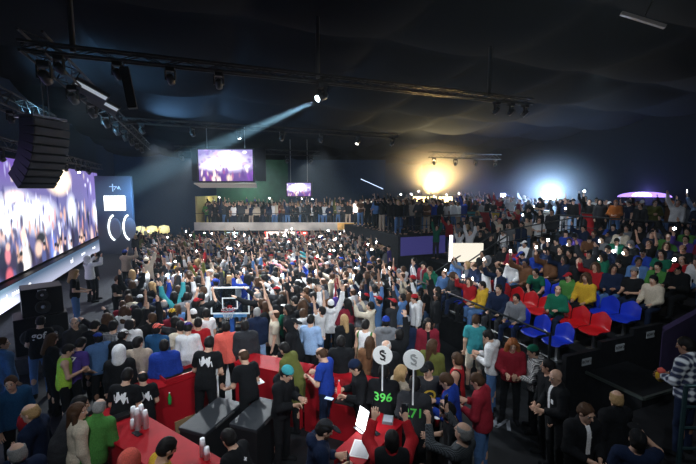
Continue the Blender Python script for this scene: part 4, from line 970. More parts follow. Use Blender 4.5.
# on the stage
P(75,270,'carry',100,'t_shirt','black','denim','curly_hair','fair','fair haired person in black t-shirt holding a light on the stage',z0=STAGE,group='people on the stage',lod='mid')
P(88,256,'film_both',60,'hoodie','white','black','hood','white','person in white hooded jacket on stage before the video wall',z0=STAGE,group='people on the stage',lod='mid')
P(94,254,'stand',70,'jacket','charcoal','black','short_hair','black','person in charcoal jacket with red bag behind the white hooded person on stage',z0=STAGE,group='people on the stage',lod='mid')
P(125,250,'film_both',40,'jacket','beige','black','beanie','blue','person in beige jacket with blue beanie filming at the stage edge',z0=STAGE,group='people on the stage',lod='mid')
P(147,258,'one_up',60,'hoodie','cream','black','beanie','cream','person in cream hoodie raising one arm at the far stage corner',z0=STAGE,group='people on the stage',lod='mid')
P(118,276,'clasp',120,'t_shirt','black','black','short_hair','brown','person in black t-shirt with tattooed arms below the stage edge',group='people on the stage',lod='mid')

# ---------------------------------------------------------------- crowd members with looks of their own, drawn so no two are the same
USED=set(); POSEW=dict(stand='hands down',stand_look='head turned',phone='looking at a phone',film_one='filming one-handed',film_both='filming two-handed',arms_up='both arms raised',one_up='one arm raised',point='pointing ahead',crossed='arms crossed',clasp='hands clasped',cheer_fwd='arms stretched forward',
  sit='hands on knees',sit_phone='looking at a phone',sit_film='holding up a phone',sit_fwd='leaning forward',sit_back='leaning back',sit_up='both arms raised')
HW=[('short_hair','black',10),('short_hair','brown',5),('side_hair','brown',3),('side_hair','grey',1),('long_hair','black',3),('long_hair','brown',3),('long_hair','fair',2),('tied_hair','black',1),('curly_hair','brown',1),('cap','black',3),('cap','red',1),('cap','white',1.2),('cap','blue',.6),('beanie','black',2),('beanie','grey',1),('beanie','navy',1),('beanie','red',.4),('hood','black',1),('hood','grey',1)]
HPH=lambda h,c: {'short_hair':'short %s hair','side_hair':'cropped %s hair','long_hair':'long %s hair','tied_hair':'tied %s hair','curly_hair':'curly %s hair','cap':'%s cap','beanie':'%s beanie','hood':'%s hood up'}[h]%c
COLW=[('black',34),('charcoal',12),('navy',12),('grey',6),('white',11),('cream',3),('beige',3),('brown',3),('olive',2),('red',2.2),('maroon',2.5),('blue',1.6),('denim',2.5),('green',.6),('darkgreen',1.2),('teal',.6),('purple',.7),('yellow',.7),('orange',.4),('pink',.6)]
KIW=[('jacket',6),('hoodie',6),('t_shirt',4),('puffer_jacket',2),('coat',1),('shirt',2)]
def pick(w): return random.choices([x[:-1] if len(x)>2 else x[0] for x in w],[x[-1] for x in w])[0]
def look(poses,zone,colw=COLW):
    for _ in range(400):
        pose=pick(poses); c=pick(colw); k=pick(KIW); h,hc=pick(HW)
        if pose.startswith('sit') and k=='coat': k='jacket'
        key=(zone,POSEW[pose],c,k,h,hc)
        if key not in USED: USED.add(key); break
    return pose,c,k,h,hc
LEGW=[('black',9),('navy',4),('denim',5),('charcoal',3),('beige',1)]
PHN=[0]
def lit_phone(r,who,s=1,lit=True):
    PHN[0]+=1; g=r.grip(s,.11)+V(0,0,.05)
    phone(g,r.rot+math.pi+random.uniform(-.3,.3),('%s phone of person in %s'%('lit' if lit else 'dark',who)).replace('puffer jacket','puffer').replace(' hands',' hand'),lit,'phones held up by the crowd')
def member(pos,rot,poses,zone,group,lod='mid',colw=COLW,plit=.0,force=None):
    pose,c,k,h,hc=look(poses,zone,colw)
    if force: c,k=force
    sk=random.choices((0,1,2,3),(6,4,2,1))[0]; sc=random.uniform(.93,1.05); fem=int(h in('long_hair','tied_hair','curly_hair'))
    desc='%s %s, %s, %s'%(cw(c),k.replace('_',' ').replace('t shirt','t-shirt'),HPH(h,hc),POSEW[pose])
    r=person(pos,rot,pose,k,c,pick(LEGW),h,hc,sk,lod,sc,'person in %s, %s'%(desc,zone),group,acc=random.choice([None,'white','black','grey']) if k in('jacket','shirt') else None,fem=fem)
    if pose in('film_one','film_both','sit_film','phone','sit_phone') and (random.random()<plit):
        lit_phone(r,', '.join(desc.split(', ')[:2])+', '+zone)
    return r
# seats, and the people sitting in them
SITP=[('sit',5),('sit_phone',3),('sit_film',2.5),('sit_fwd',2),('sit_back',2),('sit_up',.5)]
STCOL=[('black',26),('charcoal',10),('navy',11),('grey',5),('white',8),('red',4),('maroon',4),('blue',4),('green',3),('darkgreen',6),('yellow',2),('beige',3),('cream',2),('purple',2),('brown',3),('denim',3)]
FORCE={(2,2):('darkgreen','hoodie'),(3,2):('yellow','jacket'),(4,0):('cream','hoodie'),(5,1):('green','jacket'),(4,2):('navy','hoodie'),(4,3):('red','hoodie'),(3,4):('darkgreen','jacket'),(5,0):('black','jacket')}
for n in range(1,NR+1):
    for j in range(NJ):
        x,y,z=rowX(n),seat_y(j,n),rowZ(n); taken=(n,j) not in EMPTY and random.random()<.97
        if n<=3 or not taken:
            place='%s row of the stand, %s from its near end'%(NUM[n-1],ORD[j])
            seat(x,y,z,RC[n-1],('%s plastic seat in the %s'%(RC[n-1],place)) if taken else 'empty %s plastic seat in the %s'%(RC[n-1],place),'plastic seats of the stand')
        if taken: member((x-.02,y,z),math.pi/2+random.gauss(.12,.22),SITP,'%s row, %s seat'%(NUM[n-1],ORD[j]),'spectators seated in the stand',colw=STCOL,plit=.55,force=FORCE.get((n,j)),lod='mid')
STW=[('stand',5),('stand_look',3),('phone',2),('film_one',3),('film_both',2),('arms_up',1),('crossed',2),('one_up',1)]
# along the raised walkway
for px,py,d,pose,phi,c,k,leg,h,hc,lb in (
 (500,201,21,'film_one',200,'red','jacket','lightblue','short_hair','black','person in red jacket and pale jeans with arm up on the walkway'),
 (511,203,21.4,'film_both',190,'white','hoodie','black','short_hair','brown','person in white hoodie next to the red jacket on the walkway'),
 (616,202,17,'clasp',190,'orange','jacket','denim','short_hair','ginger','person in orange red jacket with blue shirt on the walkway'),
 (628,200,17.6,'stand',180,'charcoal','coat','black','short_hair','brown','person in open charcoal coat beside the orange jacket'),
 (643,201,17,'phone',190,'grey','jacket','black','beanie','white','person in grey jacket and white beanie on the walkway'),
 (655,201,16.6,'crossed',170,'olive','jacket','black','short_hair','brown','person in olive jacket on the walkway before the violet arch'),
 (671,200,16,'stand',60,'brown','jacket','denim','short_hair','ginger','person in brown and white jacket with blue jeans and shoulder bag'),
 (696,200,15,'film_one',-100,'lightblue','hoodie','denim','short_hair','black','person in pale blue hoodie at the edge holding a bright phone'),
 (590,203,17,'film_one',170,'black','jacket','black','short_hair','black','person in black jacket filming behind the red wrapped table'),
 (600,205,17.2,'stand_look',150,'charcoal','hoodie','black','hood','black','person in charcoal hoodie with black hood beside the red wrapped table'),
 (573,203,19,'stand',160,'black','jacket','lightblue','cap','black','person in black jacket and pale jeans under the bright lamp'),
 (565,204,19.4,'film_both',160,'navy','jacket','white','short_hair','black','person in navy jacket and white trousers beside the bright lamp')):
    ps=POSES[pose]; zz=2.4; tgt=dep(px,py,d); rot=facing(px,py,phi,0)
    X_=max(tgt[0],16.9); f_=X_/tgt[0]; r=person((tgt[0]*f_,tgt[1]*f_,zz),rot,pose,k,c,leg,h,hc,0,'mid',1.0,lb,'people along the walkway',acc='white' if c=='brown' else None)
    if px in (696,590): lit_phone(r,{696:'pale blue hoodie at the walkway edge',590:'black jacket behind the red wrapped table'}[px])
for i in range(16):
    x=16.95+random.random()*.7; y=7.5+i*.9+random.uniform(-.2,.2)
    member((x,y,2.4),math.pi/2+random.gauss(.2,.5),STW,'on the raised walkway','people along the walkway',plit=.5)
# the dance floor crowd nearest the bar
FL=[('stand',7),('stand_look',3),('phone',2),('film_one',5),('film_both',4),('arms_up',3),('one_up',3),('point',3),('cheer_fwd',4),('crossed',1)]
TAKEN=[(o.location.x,o.location.y) for o in bpy.data.objects if o.get('category')=='person' and o.location.z<.3]
PTS=[]
def crowd_spot(x0,x1,y0,y1,gap,n):
    out=[]
    for _ in range(n*30):
        if len(out)>=n: break
        x,y=random.uniform(x0,x1),random.uniform(y0,y1)
        if all((x-a)**2+(y-b_)**2>gap*gap for a,b_ in TAKEN): TAKEN.append((x,y)); out.append((x,y))
    return out
def hoopview(x,y):                                                   # the gap people leave before the hoop
    a=x*RH[0]+y*RH[1]; d=x*FH[0]+y*FH[1]; px=348+FPX*a/d
    return d<HOOP[0]*FH[0]+HOOP[1]*FH[1]+.5 and 200<px<258
HOOP=(dep(229.5,287,11.7)[0],dep(229.5,287,11.7)[1])
TAKEN += [HOOP,(HOOP[0]+.3,HOOP[1]-.2),(HOOP[0]-.3,HOOP[1]-.3)]
near=[q for q in crowd_spot(-2.0,6.7,8.9,14.4,.40,300) if not hoopview(*q)]
near.sort(key=lambda q:q[0]*FH[0]+q[1]*FH[1])
near=near[:122]; cut=near[-1][0]*FH[0]+near[-1][1]*FH[1]
for x,y in near:
    zone='behind the hoop' if y>HOOP[1]+.6 and x<3 else 'before the hoop' if x<3 else 'middle of the floor' if x<5 else 'beside the stand'
    member((x,y,0),math.atan2(-(-4.5-x),(19-y))+random.gauss(0,.35),FL,zone,'crowd on the floor',plit=.28)
# beyond them nobody could be counted
def stuff_crowd():
    vs,fs,mi=[],[],[]; mats=[]; off=0
    def mid(m):
        if m not in mats: mats.append(m)
        return mats.index(m)
    def arr(me):
        v=np.empty(len(me.vertices)*3,np.float32); me.vertices.foreach_get('co',v); q=np.empty(len(me.loops),np.int32); me.loops.foreach_get('vertex_index',q)
        k=np.empty(len(me.polygons),np.int32); me.polygons.foreach_get('material_index',k); return v.reshape(-1,3),q.reshape(-1,4),k
    spots=[]
    Xm=lambda y:7.0 if y<17 else 9.3
    for _ in range(60000):
        x,y=random.uniform(-2.1,9.3),random.uniform(11,27.5)
        if x>Xm(y) or x*FH[0]+y*FH[1]<cut-.2: continue
        u=(x-bc[0])*RH[0]+(y-bc[1])*RH[1]; v=(x-bc[0])*FH[0]+(y-bc[1])*FH[1]
        if v>-1.2: continue
        if 7<x and 11.2<y<12.8: continue
        if all((x-a)**2+(y-b_)**2> .15 for a,b_ in TAKEN[-420:]): TAKEN.append((x,y)); spots.append((x,y,0,math.atan2(-(-4.5-x),(20-y))+random.gauss(0,.4),FL))
        if len(spots)>640: break
    for i in range(3):
        for k in range(40): 
            q_=bl(-6.1+k*.31+random.uniform(-.1,.1),.45+i*.75+random.uniform(-.1,.1),MZ+.02); spots.append((*q_,math.pi-YAW+random.gauss(0,.5),STW))
    for i in range(7):
        for k in range(15):
            if random.random()<.8: spots.append((9.9+k*.44+random.uniform(-.1,.1),17.9+i*.95+random.uniform(-.2,.2),2.25,math.pi/2+random.gauss(.3,.5),STW))
    for i in range(5):
        for j in range(7):
            if random.random()<.85: spots.append((11.6+.86*i+random.uniform(-.1,.1),12.9+.66*j+random.uniform(-.1,.1),1.0+.22*i,math.pi/2+random.gauss(.2,.3),STW))
    for k in range(26): spots.append((18.2+random.random()*2,8+k*.5,2.4,math.pi/2+random.gauss(.2,.6),STW))
    for k in range(46): spots.append((17+random.random()*6,21+random.random()*9,2.4,math.pi/2+random.gauss(.2,.6),STW))
    for k in range(14): spots.append((*dep(136+k*2.6,243,random.uniform(25,27))[:2],0,random.uniform(0,6),STW))
    solid=[o.location.copy() for o in bpy.data.objects if o.get('category') in ('person','table')]; pl=[o for o in bpy.data.objects if o.get('category')=='display tower'][0].location
    spots[:]=[q for q in spots if all((q[0]-v.x)**2+(q[1]-v.y)**2>.16 or abs(q[2]-v.z)>1 for v in solid) and (q[0]-pl.x)**2+(q[1]-pl.y)**2>1.7]
    for x,y,z,rot,pw in spots:
        pose=pick(pw); c=pick(COLW); k=random.choice(('jacket','t_shirt','hoodie')); h,hc=pick(HW); p=POSES[pose]; sc=random.uniform(.93,1.06); R=rz(rot)*sc; L=np.array((x,y,z))
        sk=SKINS[random.choices((0,1,2,3),(6,4,2,1))[0]]
        for me,ms,T in ((m_body(pose,'low'),[sk,DARK,DARK,LIP],None),(m_top(pose,k,'low'),[fab(c)]*2,None),(m_legs(pose,'low'),[fab(pick(LEGW))],None),(m_hair(h,'low'),[fab(hc) if h in('cap','beanie','hood') else hairm(hc)]*2,1)):
            v,q,kk=cached(('a',me.name),lambda:arr(me))
            if T: v=v@p.Hd.T+p.head
            lut=np.array([mid(m) for m in ms]); vs.append(v@R.T+L); fs.append(q+off); mi.append(lut[kk]); off+=len(v)
    me=mesh_np('crowd',np.concatenate(vs),np.concatenate(fs),np.concatenate(mi))
    for m in mats: me.materials.append(m)
    o=link(bpy.data.objects.new('crowd',me)); tag(o,'dense far crowd of small standing people on the floor, mezzanine and deck','crowd',kind='stuff'); return spots
spots=stuff_crowd()
rn=random.Random(11); lit=[s_ for s_ in spots if s_[2]<3]; rn.shuffle(lit); kk=0
for x,y,z,rot,pw in lit[:46]:
    d=x*FH[0]+y*FH[1]; kk+=1
    phone((x,y,z+rn.uniform(1.75,2.1)),rn.uniform(-.3,.4)-YAW,'small lit phone torch held up in the far crowd',True,'lit phones in the far crowd',0,.9)

print('PERSONS',sum(1 for o in bpy.data.objects if o.get('category')=='person'),len(spots))

# ---------------------------------------------------------------- the bar and what stands on it
BH=1.08
def counter(label,a,b_,w,side):
    a=V(a[0],a[1],0); b_=V(b_[0],b_[1],0); d=b_-a; L=float(np.linalg.norm(d)); d=d/L; n=V(-d[1],d[0],0)*side; c=(a+b_)/2+n*w/2; R=np.stack([d,n*side,V(0,0,1)],1)
    t=thing('bar_counter',label,'bar counter',(c[0],c[1],0),math.atan2(d[1],d[0]),'red bar counters')
    o=MB().box((0,0,BH-.02),(L,w,.04)).build('counter_top',REDL,t,bevel=.006)
    MB().box((0,-side*(w/2-.03),(BH-.04)/2),(L-.04,.05,BH-.04)).build('front_panel' if False else 'inner_panel',mat('red_panel',(.4,.006,.015),.45),t)
    MB().box((0,side*(w/2-.05),(BH-.04)/2),(L-.04,.05,BH-.04)).build('front_panel',mat('red_panel',(.4,.006,.015),.45),t)
    MB().box((0,0,.55),(L-.08,w-.16,.03)).build('shelf',BLK,t)
    for s in (-1,1): MB().box((s*(L/2-.03),0,(BH-.04)/2),(.04,w-.12,BH-.04)).build('end_panel',mat('red_panel',(.4,.006,.015),.45),t)
    return t
counter('long red bar counter along which the green jacket stands, with cup stacks',(-1.25,7.1),(.75,4.25),.62,-1)
counter('short red counter with open tray top at the bar corner by the blue puffer',(-.95,7.25),(.12,7.75),.5,1)
counter('red counter between the plain black bar worker and the olive coat',(.62,7.95),(1.75,6.85),.55,1)
counter('long red counter in front of the blue jersey and the number 396',(1.78,6.82),(3.35,5.25),.55,1)
counter('red counter end with glowing tablet and white light patch before the number 271',(2.6,5.25),(1.6,4.6),.46,1)
t=thing('serving_tray','black open tray set into the short red corner counter','tray',(-.4,7.72,BH+.002),D(25)); 
MB().box((0,0,.012),(.6,.3,.024)).build('tray_bottom',BLKM,t); b=MB()
for s in (-1,1): b.box((s*.3,0,.04),(.02,.32,.08)); b.box((0,s*.15,.04),(.6,.02,.08))
b.build('rim',mat('red_panel',(.4,.006,.015),.45),t)
CUP=mat('clear_plastic',(.85,.86,.92),.3,var=.1,scale=30)
def cups(px,py,n,label,z=BH):
    p=at(px,py,z); t=thing('cup_stack',label,'stack of cups',(p[0],p[1],z),0,'stacks of plastic cups')
    for k in range(n): MB().lathe([(.042,.0),(.031,.11),(.028,.112),(.01,.112)],(0,0,k*.028),14).build('cup',CUP,t,smooth=True)
for q in ((134,424,7,'tall stack of clear plastic cups behind the bent bar worker, nearest the green jacket'),(142,424,8,'tallest stack of clear cups on the long red counter'),(133,428,2,'short stack of two cups before the tall cup stacks'),(203,456,6,'stack of clear cups alone at the lower part of the counter'),(207,459,3,'short cup stack beside the lone stack on the counter'),(121,404,5,'stack of cups farthest up the long counter'),(138,430,9,'cup stack between the two tall stacks by the green jacket'),(146,428,7,'cup stack at the inner edge of the counter beside the tallest')): cups(*q)
def flat(name,label,cat,px,py,z,w,d,h,rot,m,parts=None):
    p=at(px,py,z); t=thing(name,label,cat,(p[0],p[1],z+.001),rot); MB().box((0,0,h/2),(w,d,h)).build('body',m,t); 
    if parts: MB().box((0,0,h+.001),(w*.86,d*.86,.002)).build(parts[0],parts[1],t)
    return t
flat('phone','dark phone lying on the counter beside the cup stacks','phone',137,434,BH,.08,.16,.01,.6,PHB,('screen',mat('dark_glass',(.02,.025,.03),.08)))
flat('clutch_bag','black clutch bag lying on the counter behind the green jacket','bag',121,418,BH,.26,.14,.05,.4,BLK,('flap',BLKM))
flat('card_reader','grey card reader with keys on the counter before number 271','card reader',388,421,BH,.16,.2,.04,-.6,mat('reader_body',(.12,.13,.15),.4),('keypad',mat('reader_keys',(.4,.42,.5),.4)))
flat('phone','phone lying alone near the tablet on the red counter','phone',375,433,BH,.08,.15,.01,.3,PHB,('screen',mat('dark_glass',(.02,.025,.03),.08)))
flat('phone','blue screened phone lying by the teal beanie','phone',329,401 if False else 399,BH,.09,.17,.01,.8,PHB,('screen',SCRN))
flat('light_patch_sheet','white sheet standing in for the light on the lower red counter end','paper',361,449,BH,.26,.36,.004,-.62,mat('paper',(.8,.8,.8),.6),('patch_centre',mat('patch_grey',(.55,.55,.58),.6)))  # white sheet stands in for the patch of light on the counter
flat('black_mat','black bar mat on the long red counter','mat',345,402,BH,.34,.2,.012,-.7,BLKM,('rubber_ribs',BLK))
flat('order_pad','white order pad on the red counter beside the plain bar worker','pad',258,382,BH,.16,.22,.015,.3,mat('paper',(.8,.8,.8),.6),('cover',mat('pad_cover',(.6,.62,.66),.5)))
# glowing tablet on a stand
p=at(360,430,BH); t=thing('tablet','bright white glowing tablet standing on the red counter','tablet',(p[0],p[1],BH),D(-75)); R=rx(D(-18))
MB().box(R@V(0,0,.17),(.22,.014,.3),R).build('case',PHB,t); MB().box(R@V(0,-.01,.17),(.2,.004,.28),R).build('screen',glow('tablet_screen',(.95,.97,1),12),t); MB().box((0,.05,.006),(.2,.2,.012)).build('stand',STEEL,t); MB().box(R@V(0,.01,.17),(.2,.004,.28),R).build('glowing_back',glow('tablet_screen',(.95,.97,1),12),t)  # the tablet's back glows like its screen
# bottles
def bottle(px,py,m,label,cap,h=.24,r=.033,z=BH):
    p=at(px,py,z); t=thing('bottle',label,'bottle',(p[0],p[1],z)); MB().lathe([(r*.95,0),(r,.01),(r,h*.62),(r*.42,h*.78),(r*.38,h*.95)],n=14).build('body',m,t,smooth=True); MB().lathe([(r*.46,h*.94),(r*.46,h),(.003,h+.002)],n=12).build('cap',cap,t,smooth=True)
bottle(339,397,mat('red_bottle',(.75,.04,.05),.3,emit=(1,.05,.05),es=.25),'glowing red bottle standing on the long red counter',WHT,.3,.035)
bottle(170,404,mat('green_bottle',(.02,.3,.06),.15),'green bottle on the shelf of the corner counter',WHT,.22,.032,.75)
bottle(176,398,mat('amber_bottle',(.5,.25,.05),.15),'amber bottle beside the green one in the corner counter',REDL,.22,.032,.75)
p=at(437,425,1.02); t=thing('drink_cup','red drink cup held beside the bearded person in black','cup',(p[0],p[1],1.0)); MB().lathe([(.03,0),(.042,.13),(.044,.135),(.02,.136)],n=16).build('cup',fab('red'),t,smooth=True); MB().lathe([(.045,.133),(.045,.142),(.01,.146)],n=16).build('lid',WHT,t)
# flowers / snack basket at the bar corner
p=at(163,372,BH+.03); t=thing('snack_basket','small basket of orange snacks beside the blue puffer jacket','basket',(p[0],p[1],BH)); MB().lathe([(.09,0),(.13,.1),(.12,.1),(.08,.02)],n=14).build('basket',fab('brown'),t,smooth=True)
for k in range(9):
    a=k*2.4; MB().lathe([(.005,-.03),(.03,-.012),(.03,.012),(.005,.03)],(.07*math.cos(a)*(k%3)/2,.07*math.sin(a)*(k%3)/2,.11+.02*(k%2)),8).build('snack',fab('orange' if k%2 else 'cream'),t,smooth=True)
# chest coolers behind the bar
def cooler(label,px,py,w,d,rot):
    p=at(px,py,.86); t=thing('chest_cooler',label,'cooler',(p[0],p[1],0),rot)
    MB().box((0,0,.4),(w,d,.8)).build('cabinet',BLK,t,bevel=.015); MB().box((0,0,.83),(w+.02,d+.02,.06)).build('lid',mat('cooler_lid',(.03,.035,.042),.5,bump=.5,scale=7,spec=.15),t,bevel=.012); MB().box((0,-d/2-.015,.82),(w*.5,.02,.03)).build('handle',STEEL,t)
cooler('black chest cooler with shiny plastic covered lid inside the bar',212,414,.95,.5,D(48)); cooler('black chest cooler beside the bent bar worker, lid edge catching light',258,412,.85,.5,D(48))
p=at(182,413,.35); t=thing('cardboard_box','brown cardboard box on the floor under the corner counter','box',(p[0],p[1],0),.5); MB().box((0,0,.16),(.42,.32,.32)).build('carton',mat('cardboard',(.3,.2,.1),.8),t); MB().box((0,0,.322),(.05,.32,.003)).build('tape',mat('tape',(.5,.4,.25),.4),t)
# paddles
def paddle(r,px,py,d,label,dark):
    q=r.W(r.p.C(0,-.24,.36)); yaw=r.rot; zd=[z for z in np.arange(1.4,2.2,.005) if abs(CAMZ+ray(px,py)[2]*(q[0]*FH[0]+q[1]*FH[1])-z)<.004]; c=V(q[0],q[1],zd[0] if zd else 1.7)
    t=thing('paddle_sign',label,'paddle sign',tuple(c),yaw,'round paddle signs')
    MB().lathe([(.152,-.006),(.155,0),(.152,.006)],(0,0,0),40,rx(D(90))).build('disc',mat('paddle_white',(.85,.87,.86),.5),t)
    lo=V(0,0,q[2]-c[2]); MB().cyl((0,0.0,-.15),tuple(lo),.012,n=8).build('stick',WHT,t)
    m=INKB if dark else mat('faint_print',(.35,.37,.37),.6)
    def S(pts,w,nm):
        P_=[V(x,-.0085,z) for x,z in pts]; b=MB()
        for a_,b_ in zip(P_,P_[1:]):
            dd=nrm(b_-a_); n_=V(-dd[2],0,dd[0])*w/2; b.add([a_-n_,b_-n_,b_+n_,a_+n_],[(0,1,2,3)])
        b.build(nm,m,t)
    th=np.linspace(D(40),D(270),14); s1=[(.036*math.cos(a),.04+.036*math.sin(a)) for a in th]; th=np.linspace(D(90),D(-140),14); s2=[(.038*math.cos(a),-.034+.038*math.sin(a)) for a in th]
    S(s1+s2,.026,'letter_mark'); S([(-.045,.068),(.055,.03)],.018,'letter_mark'); S([(-.04,-.045),(.045,-.09)],.018,'letter_mark'); S([(-.03,.02),(.02,-.03)],.02,'letter_mark')
paddle(r396,387,362,5.75,'round white paddle sign with black letter mark behind number 396',True); paddle(r271,413,367,5.45,'round white paddle sign with faint grey letter mark behind number 271',False)
# phones of the people at the bar
for r,lb in ((r462,'balding person in patterned shirt'),(r393,'person filming in red sleeves'),(r325,'bearded person in navy hoodie')): phone(r.grip(1,.1)+V(0,0,.03),r.rot+.1,'phone with glowing screen held by the '+lb,False)
# bundle, orange snack, floor mark
p=at(27,425,1.05); t=thing('bundle','red and white bundle held in the arms of the pale person','bag',(p[0],p[1],1.0),.4); MB().lathe([(.03,-.16),(.1,-.1),(.12,.0),(.1,.1),(.03,.14)],(0,0,.1),14).build('wrapping',fab('red'),t,smooth=True); MB().lathe([(.03,-.06),(.08,-.03),(.08,.05),(.02,.09)],(.05,-.02,.26),12).build('white_top',fab('white'),t,smooth=True)
p=(rpl.grip(1,.09)+rpl.grip(-1,.09))/2+V(0,0,-.02); t=thing('snack_bag','bag of red and yellow snacks held by the plaid jacket','snack',tuple(p)); MB().lathe([(.02,-.1),(.06,-.06),(.07,.02),(.05,.06)],(0,0,0),12).build('bag',fab('yellow'),t,smooth=True); MB().lathe([(.01,.0),(.05,.03),(.05,.07),(.01,.1)],(-.03,-.02,.04),12).build('snack',fab('coral'),t,smooth=True)
p=at(502,424,0); t=thing('floor_marking','pale zigzag marking on the dark floor before the bald person','floor marking',(p[0],p[1],.003),.3)
b=MB(); pts=[V(-.35,.16,0),(V(.1,.22,0)),V(-.2,.02,0),V(.22,.0,0),V(-.1,-.2,0)]
for a,c in zip(pts,pts[1:]):
    dd=nrm(c-a); n_=V(-dd[1],dd[0],0)*.035; b.add([a-n_,c-n_,c+n_,a+n_],[(0,1,2,3)])
b.build('painted_line',mat('floor_paint',(.22,.24,.28),.6),t)
# ---------------------------------------------------------------- basketball hoop in the crowd
c=dep(229.5,287,11.7); t=thing('basketball_hoop','small basketball hoop with clear white framed backboard standing in the crowd','basketball hoop',(c[0],c[1],0),-YAW+.03)
W_,H_,ZT=1.17,.84,c[2]
gm=mat('clear_board',(.6,.7,.75),.05,trans=1.0); MB().box((0,0,ZT-H_/2),(W_,.012,H_)).build('board',gm,t)
b=MB()
for s in (-1,1): b.box((s*(W_/2-.02),0,ZT-H_/2),(.045,.03,H_))
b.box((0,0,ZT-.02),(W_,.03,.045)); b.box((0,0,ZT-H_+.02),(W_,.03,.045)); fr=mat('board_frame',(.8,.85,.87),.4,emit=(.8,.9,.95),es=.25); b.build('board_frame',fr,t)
b=MB(); zc=ZT-H_+.34
for s in (-1,1): b.box((s*.22,-.012,zc),(.03,.01,.32))
for s in (-1,1): b.box((0,-.012,zc+s*.16),(.47,.01,.03))
b.build('target_square',fr,t)
b=MB(); b.cyl((-.54,.06,ZT-.25),(-.1,.14,ZT-H_+.05),.014); b.cyl((.54,.06,ZT-.25),(.1,.14,ZT-H_+.05),.014); b.build('brace',mat('brace_grey',(.4,.43,.46),.4,.5),t)
b=MB(); b.tube([V(.19*math.cos(a),-.24+.19*math.sin(a),ZT-H_+.2) for a in np.linspace(0,2*math.pi,25)],.012,6); b.box((0,-.03,ZT-H_+.23),(.12,.05,.08)); b.build('rim',fab('red'),t)
b=MB()
for k in range(12):
    for s in (1,-1):
        pts=[V((.19-.08*q)*math.cos(k*math.pi/6+s*q*.5),-.24+(.19-.08*q)*math.sin(k*math.pi/6+s*q*.5),ZT-H_+.24-.3*q) for q in np.linspace(0,1,5)]; b.tube(pts,.004,4)
b.build('net',WHT,t)
b=MB(); b.box((0,.18,(ZT-H_)/2),(.14,.14,ZT-H_+.2)); b.build('post',mat('blue_pad',(.02,.1,.4),.5),t,bevel=.02); MB().box((0,.3,.09),(.7,.9,.18)).build('base',BLK,t,bevel=.03); MB().box((0,-.005,ZT-H_-.05),(1.0,.06,.09)).build('lower_pad',mat('blue_pad2',(.1,.3,.6),.5),t)
# row signs on the end panels
for n in (1,2,3):
    x=rowX(n)+.12; z=rowZ(n)+.22; t=thing('row_sign','small white plate on the stand end panel of the %s row'%NUM[n-1],'sign',(x,Y0-.105,z)); MB().box((0,-.006,0),(.27,.012,.15)).build('plate',mat('plate_white',(.55,.6,.65),.5),t)
    text('ROW '+'123'[n-1],.085,INKB,V(0,-.0135,0),(1,0,0),(0,0,1),t,'lettering',.002,.001)

# ---------------------------------------------------------------- light
def lamp(kind,name,loc,aim,energy,col,size=.1,ang=60,blend=.5):
    l=bpy.data.lights.new(name,kind); l.energy=energy; l.color=col; o=link(bpy.data.objects.new(name,l)); o.location=tuple(loc)
    if kind=='SPOT': l.spot_size=D(ang); l.spot_blend=blend; l.shadow_soft_size=size
    elif kind=='AREA': l.shape='RECTANGLE'; l.size=size; l.size_y=size*.4
    else: l.shadow_soft_size=size
    d=Vector(aim)-Vector(loc); o.rotation_euler=d.to_track_quat('-Z','Y').to_euler(); return o
lamp('SPOT','beam_lamp',bp-V(0,0,.3)+nrm(BEAM_AIM-bp)*.3,BEAM_AIM,420000,(.5,.82,1),.05,7,.4)
COOL=(.88,.95,1)
for x,y,ax,ay,e in ((-1.5,17.3,1,13,2600),(2,17.3,2.5,13,2800),(5.5,17.3,4.5,14,1800),(0,25.2,.5,19.5,4200),(3.5,25.2,3.5,19.5,4200),(7,25.2,6,20,2400)):
    lamp('SPOT','wash_lamp',(x,y,TZ-.7),(ax,ay,1),e*1.75,COOL,.15,75,.8)
for x,y,ax,ay,e in ((-2.2,9.2,.5,6.5,620),(.3,9.2,1.5,12,1300),(6,9.2,3.5,7,420),(-2,1.5,1.2,9.5,800),(1.5,1,2.5,8.5,800),(3,1,3.5,14.5,1700)): lamp('SPOT','wash_lamp',(x,y,TZ-.7),(ax,ay,1),e,COOL,.15,66,.9)  # spots nearest the camera are unseen, added to front-light the crowd
for x,y,ax,ay,e in ((5.5,4.0,10.5,9.5,900),(6,11,11.5,10,650),(14,19,13.5,14,650),(15,12,18.,14,450)): lamp('SPOT','wash_lamp',(x,y,TZ-.9),(ax,ay,1.5),e,COOL,.15,70,.9)
lamp('SPOT','wash_lamp',(2.5,.5,7.),(6.0,4.0,1.2),420,COOL,.15,45,.9)  # unseen spot added to brighten the plaid jacket and the suits
# uplight on the draped ceiling
lamp('SPOT','ceiling_wash',(-5.0,15.2,6.5),(-1.5,16.5,9),2400,(.3,.68,1),.3,110,1); lamp('SPOT','ceiling_wash',(-2,21,6.6),(1.5,21,9),2000,(.35,.68,1),.3,120,1)
p=dep(432,191,27.6); lamp('SPOT','amber_wash',p,tuple(p+V(-1.5,-3.5,4.2)),12000,(1,.66,.25),.4,120,1)
p=dep(550,193,23.4); lamp('POINT','blue_lamp',p,tuple(p-V(0,1,0)),1100,(.4,.66,1),.3)
p=dep(505,196,26.5); lamp('POINT','violet_lamp',p,tuple(p-V(0,1,0)),450,(.35,.4,1),.3)
p=dep(644,193,23.6); lamp('POINT','violet_lamp',p,tuple(p-V(0,1,0)),160,(.4,.3,1),.3)
p=bl(-4.3,3.6,4.6); lamp('POINT','mezzanine_lamp',p,tuple(p-V(0,1,0)),130,(.8,1,.75),.2); p=bl(-6.0,2,3.5); lamp('POINT','mezzanine_lamp',p,tuple(p-V(0,1,0)),90,(1,.85,.5),.2)
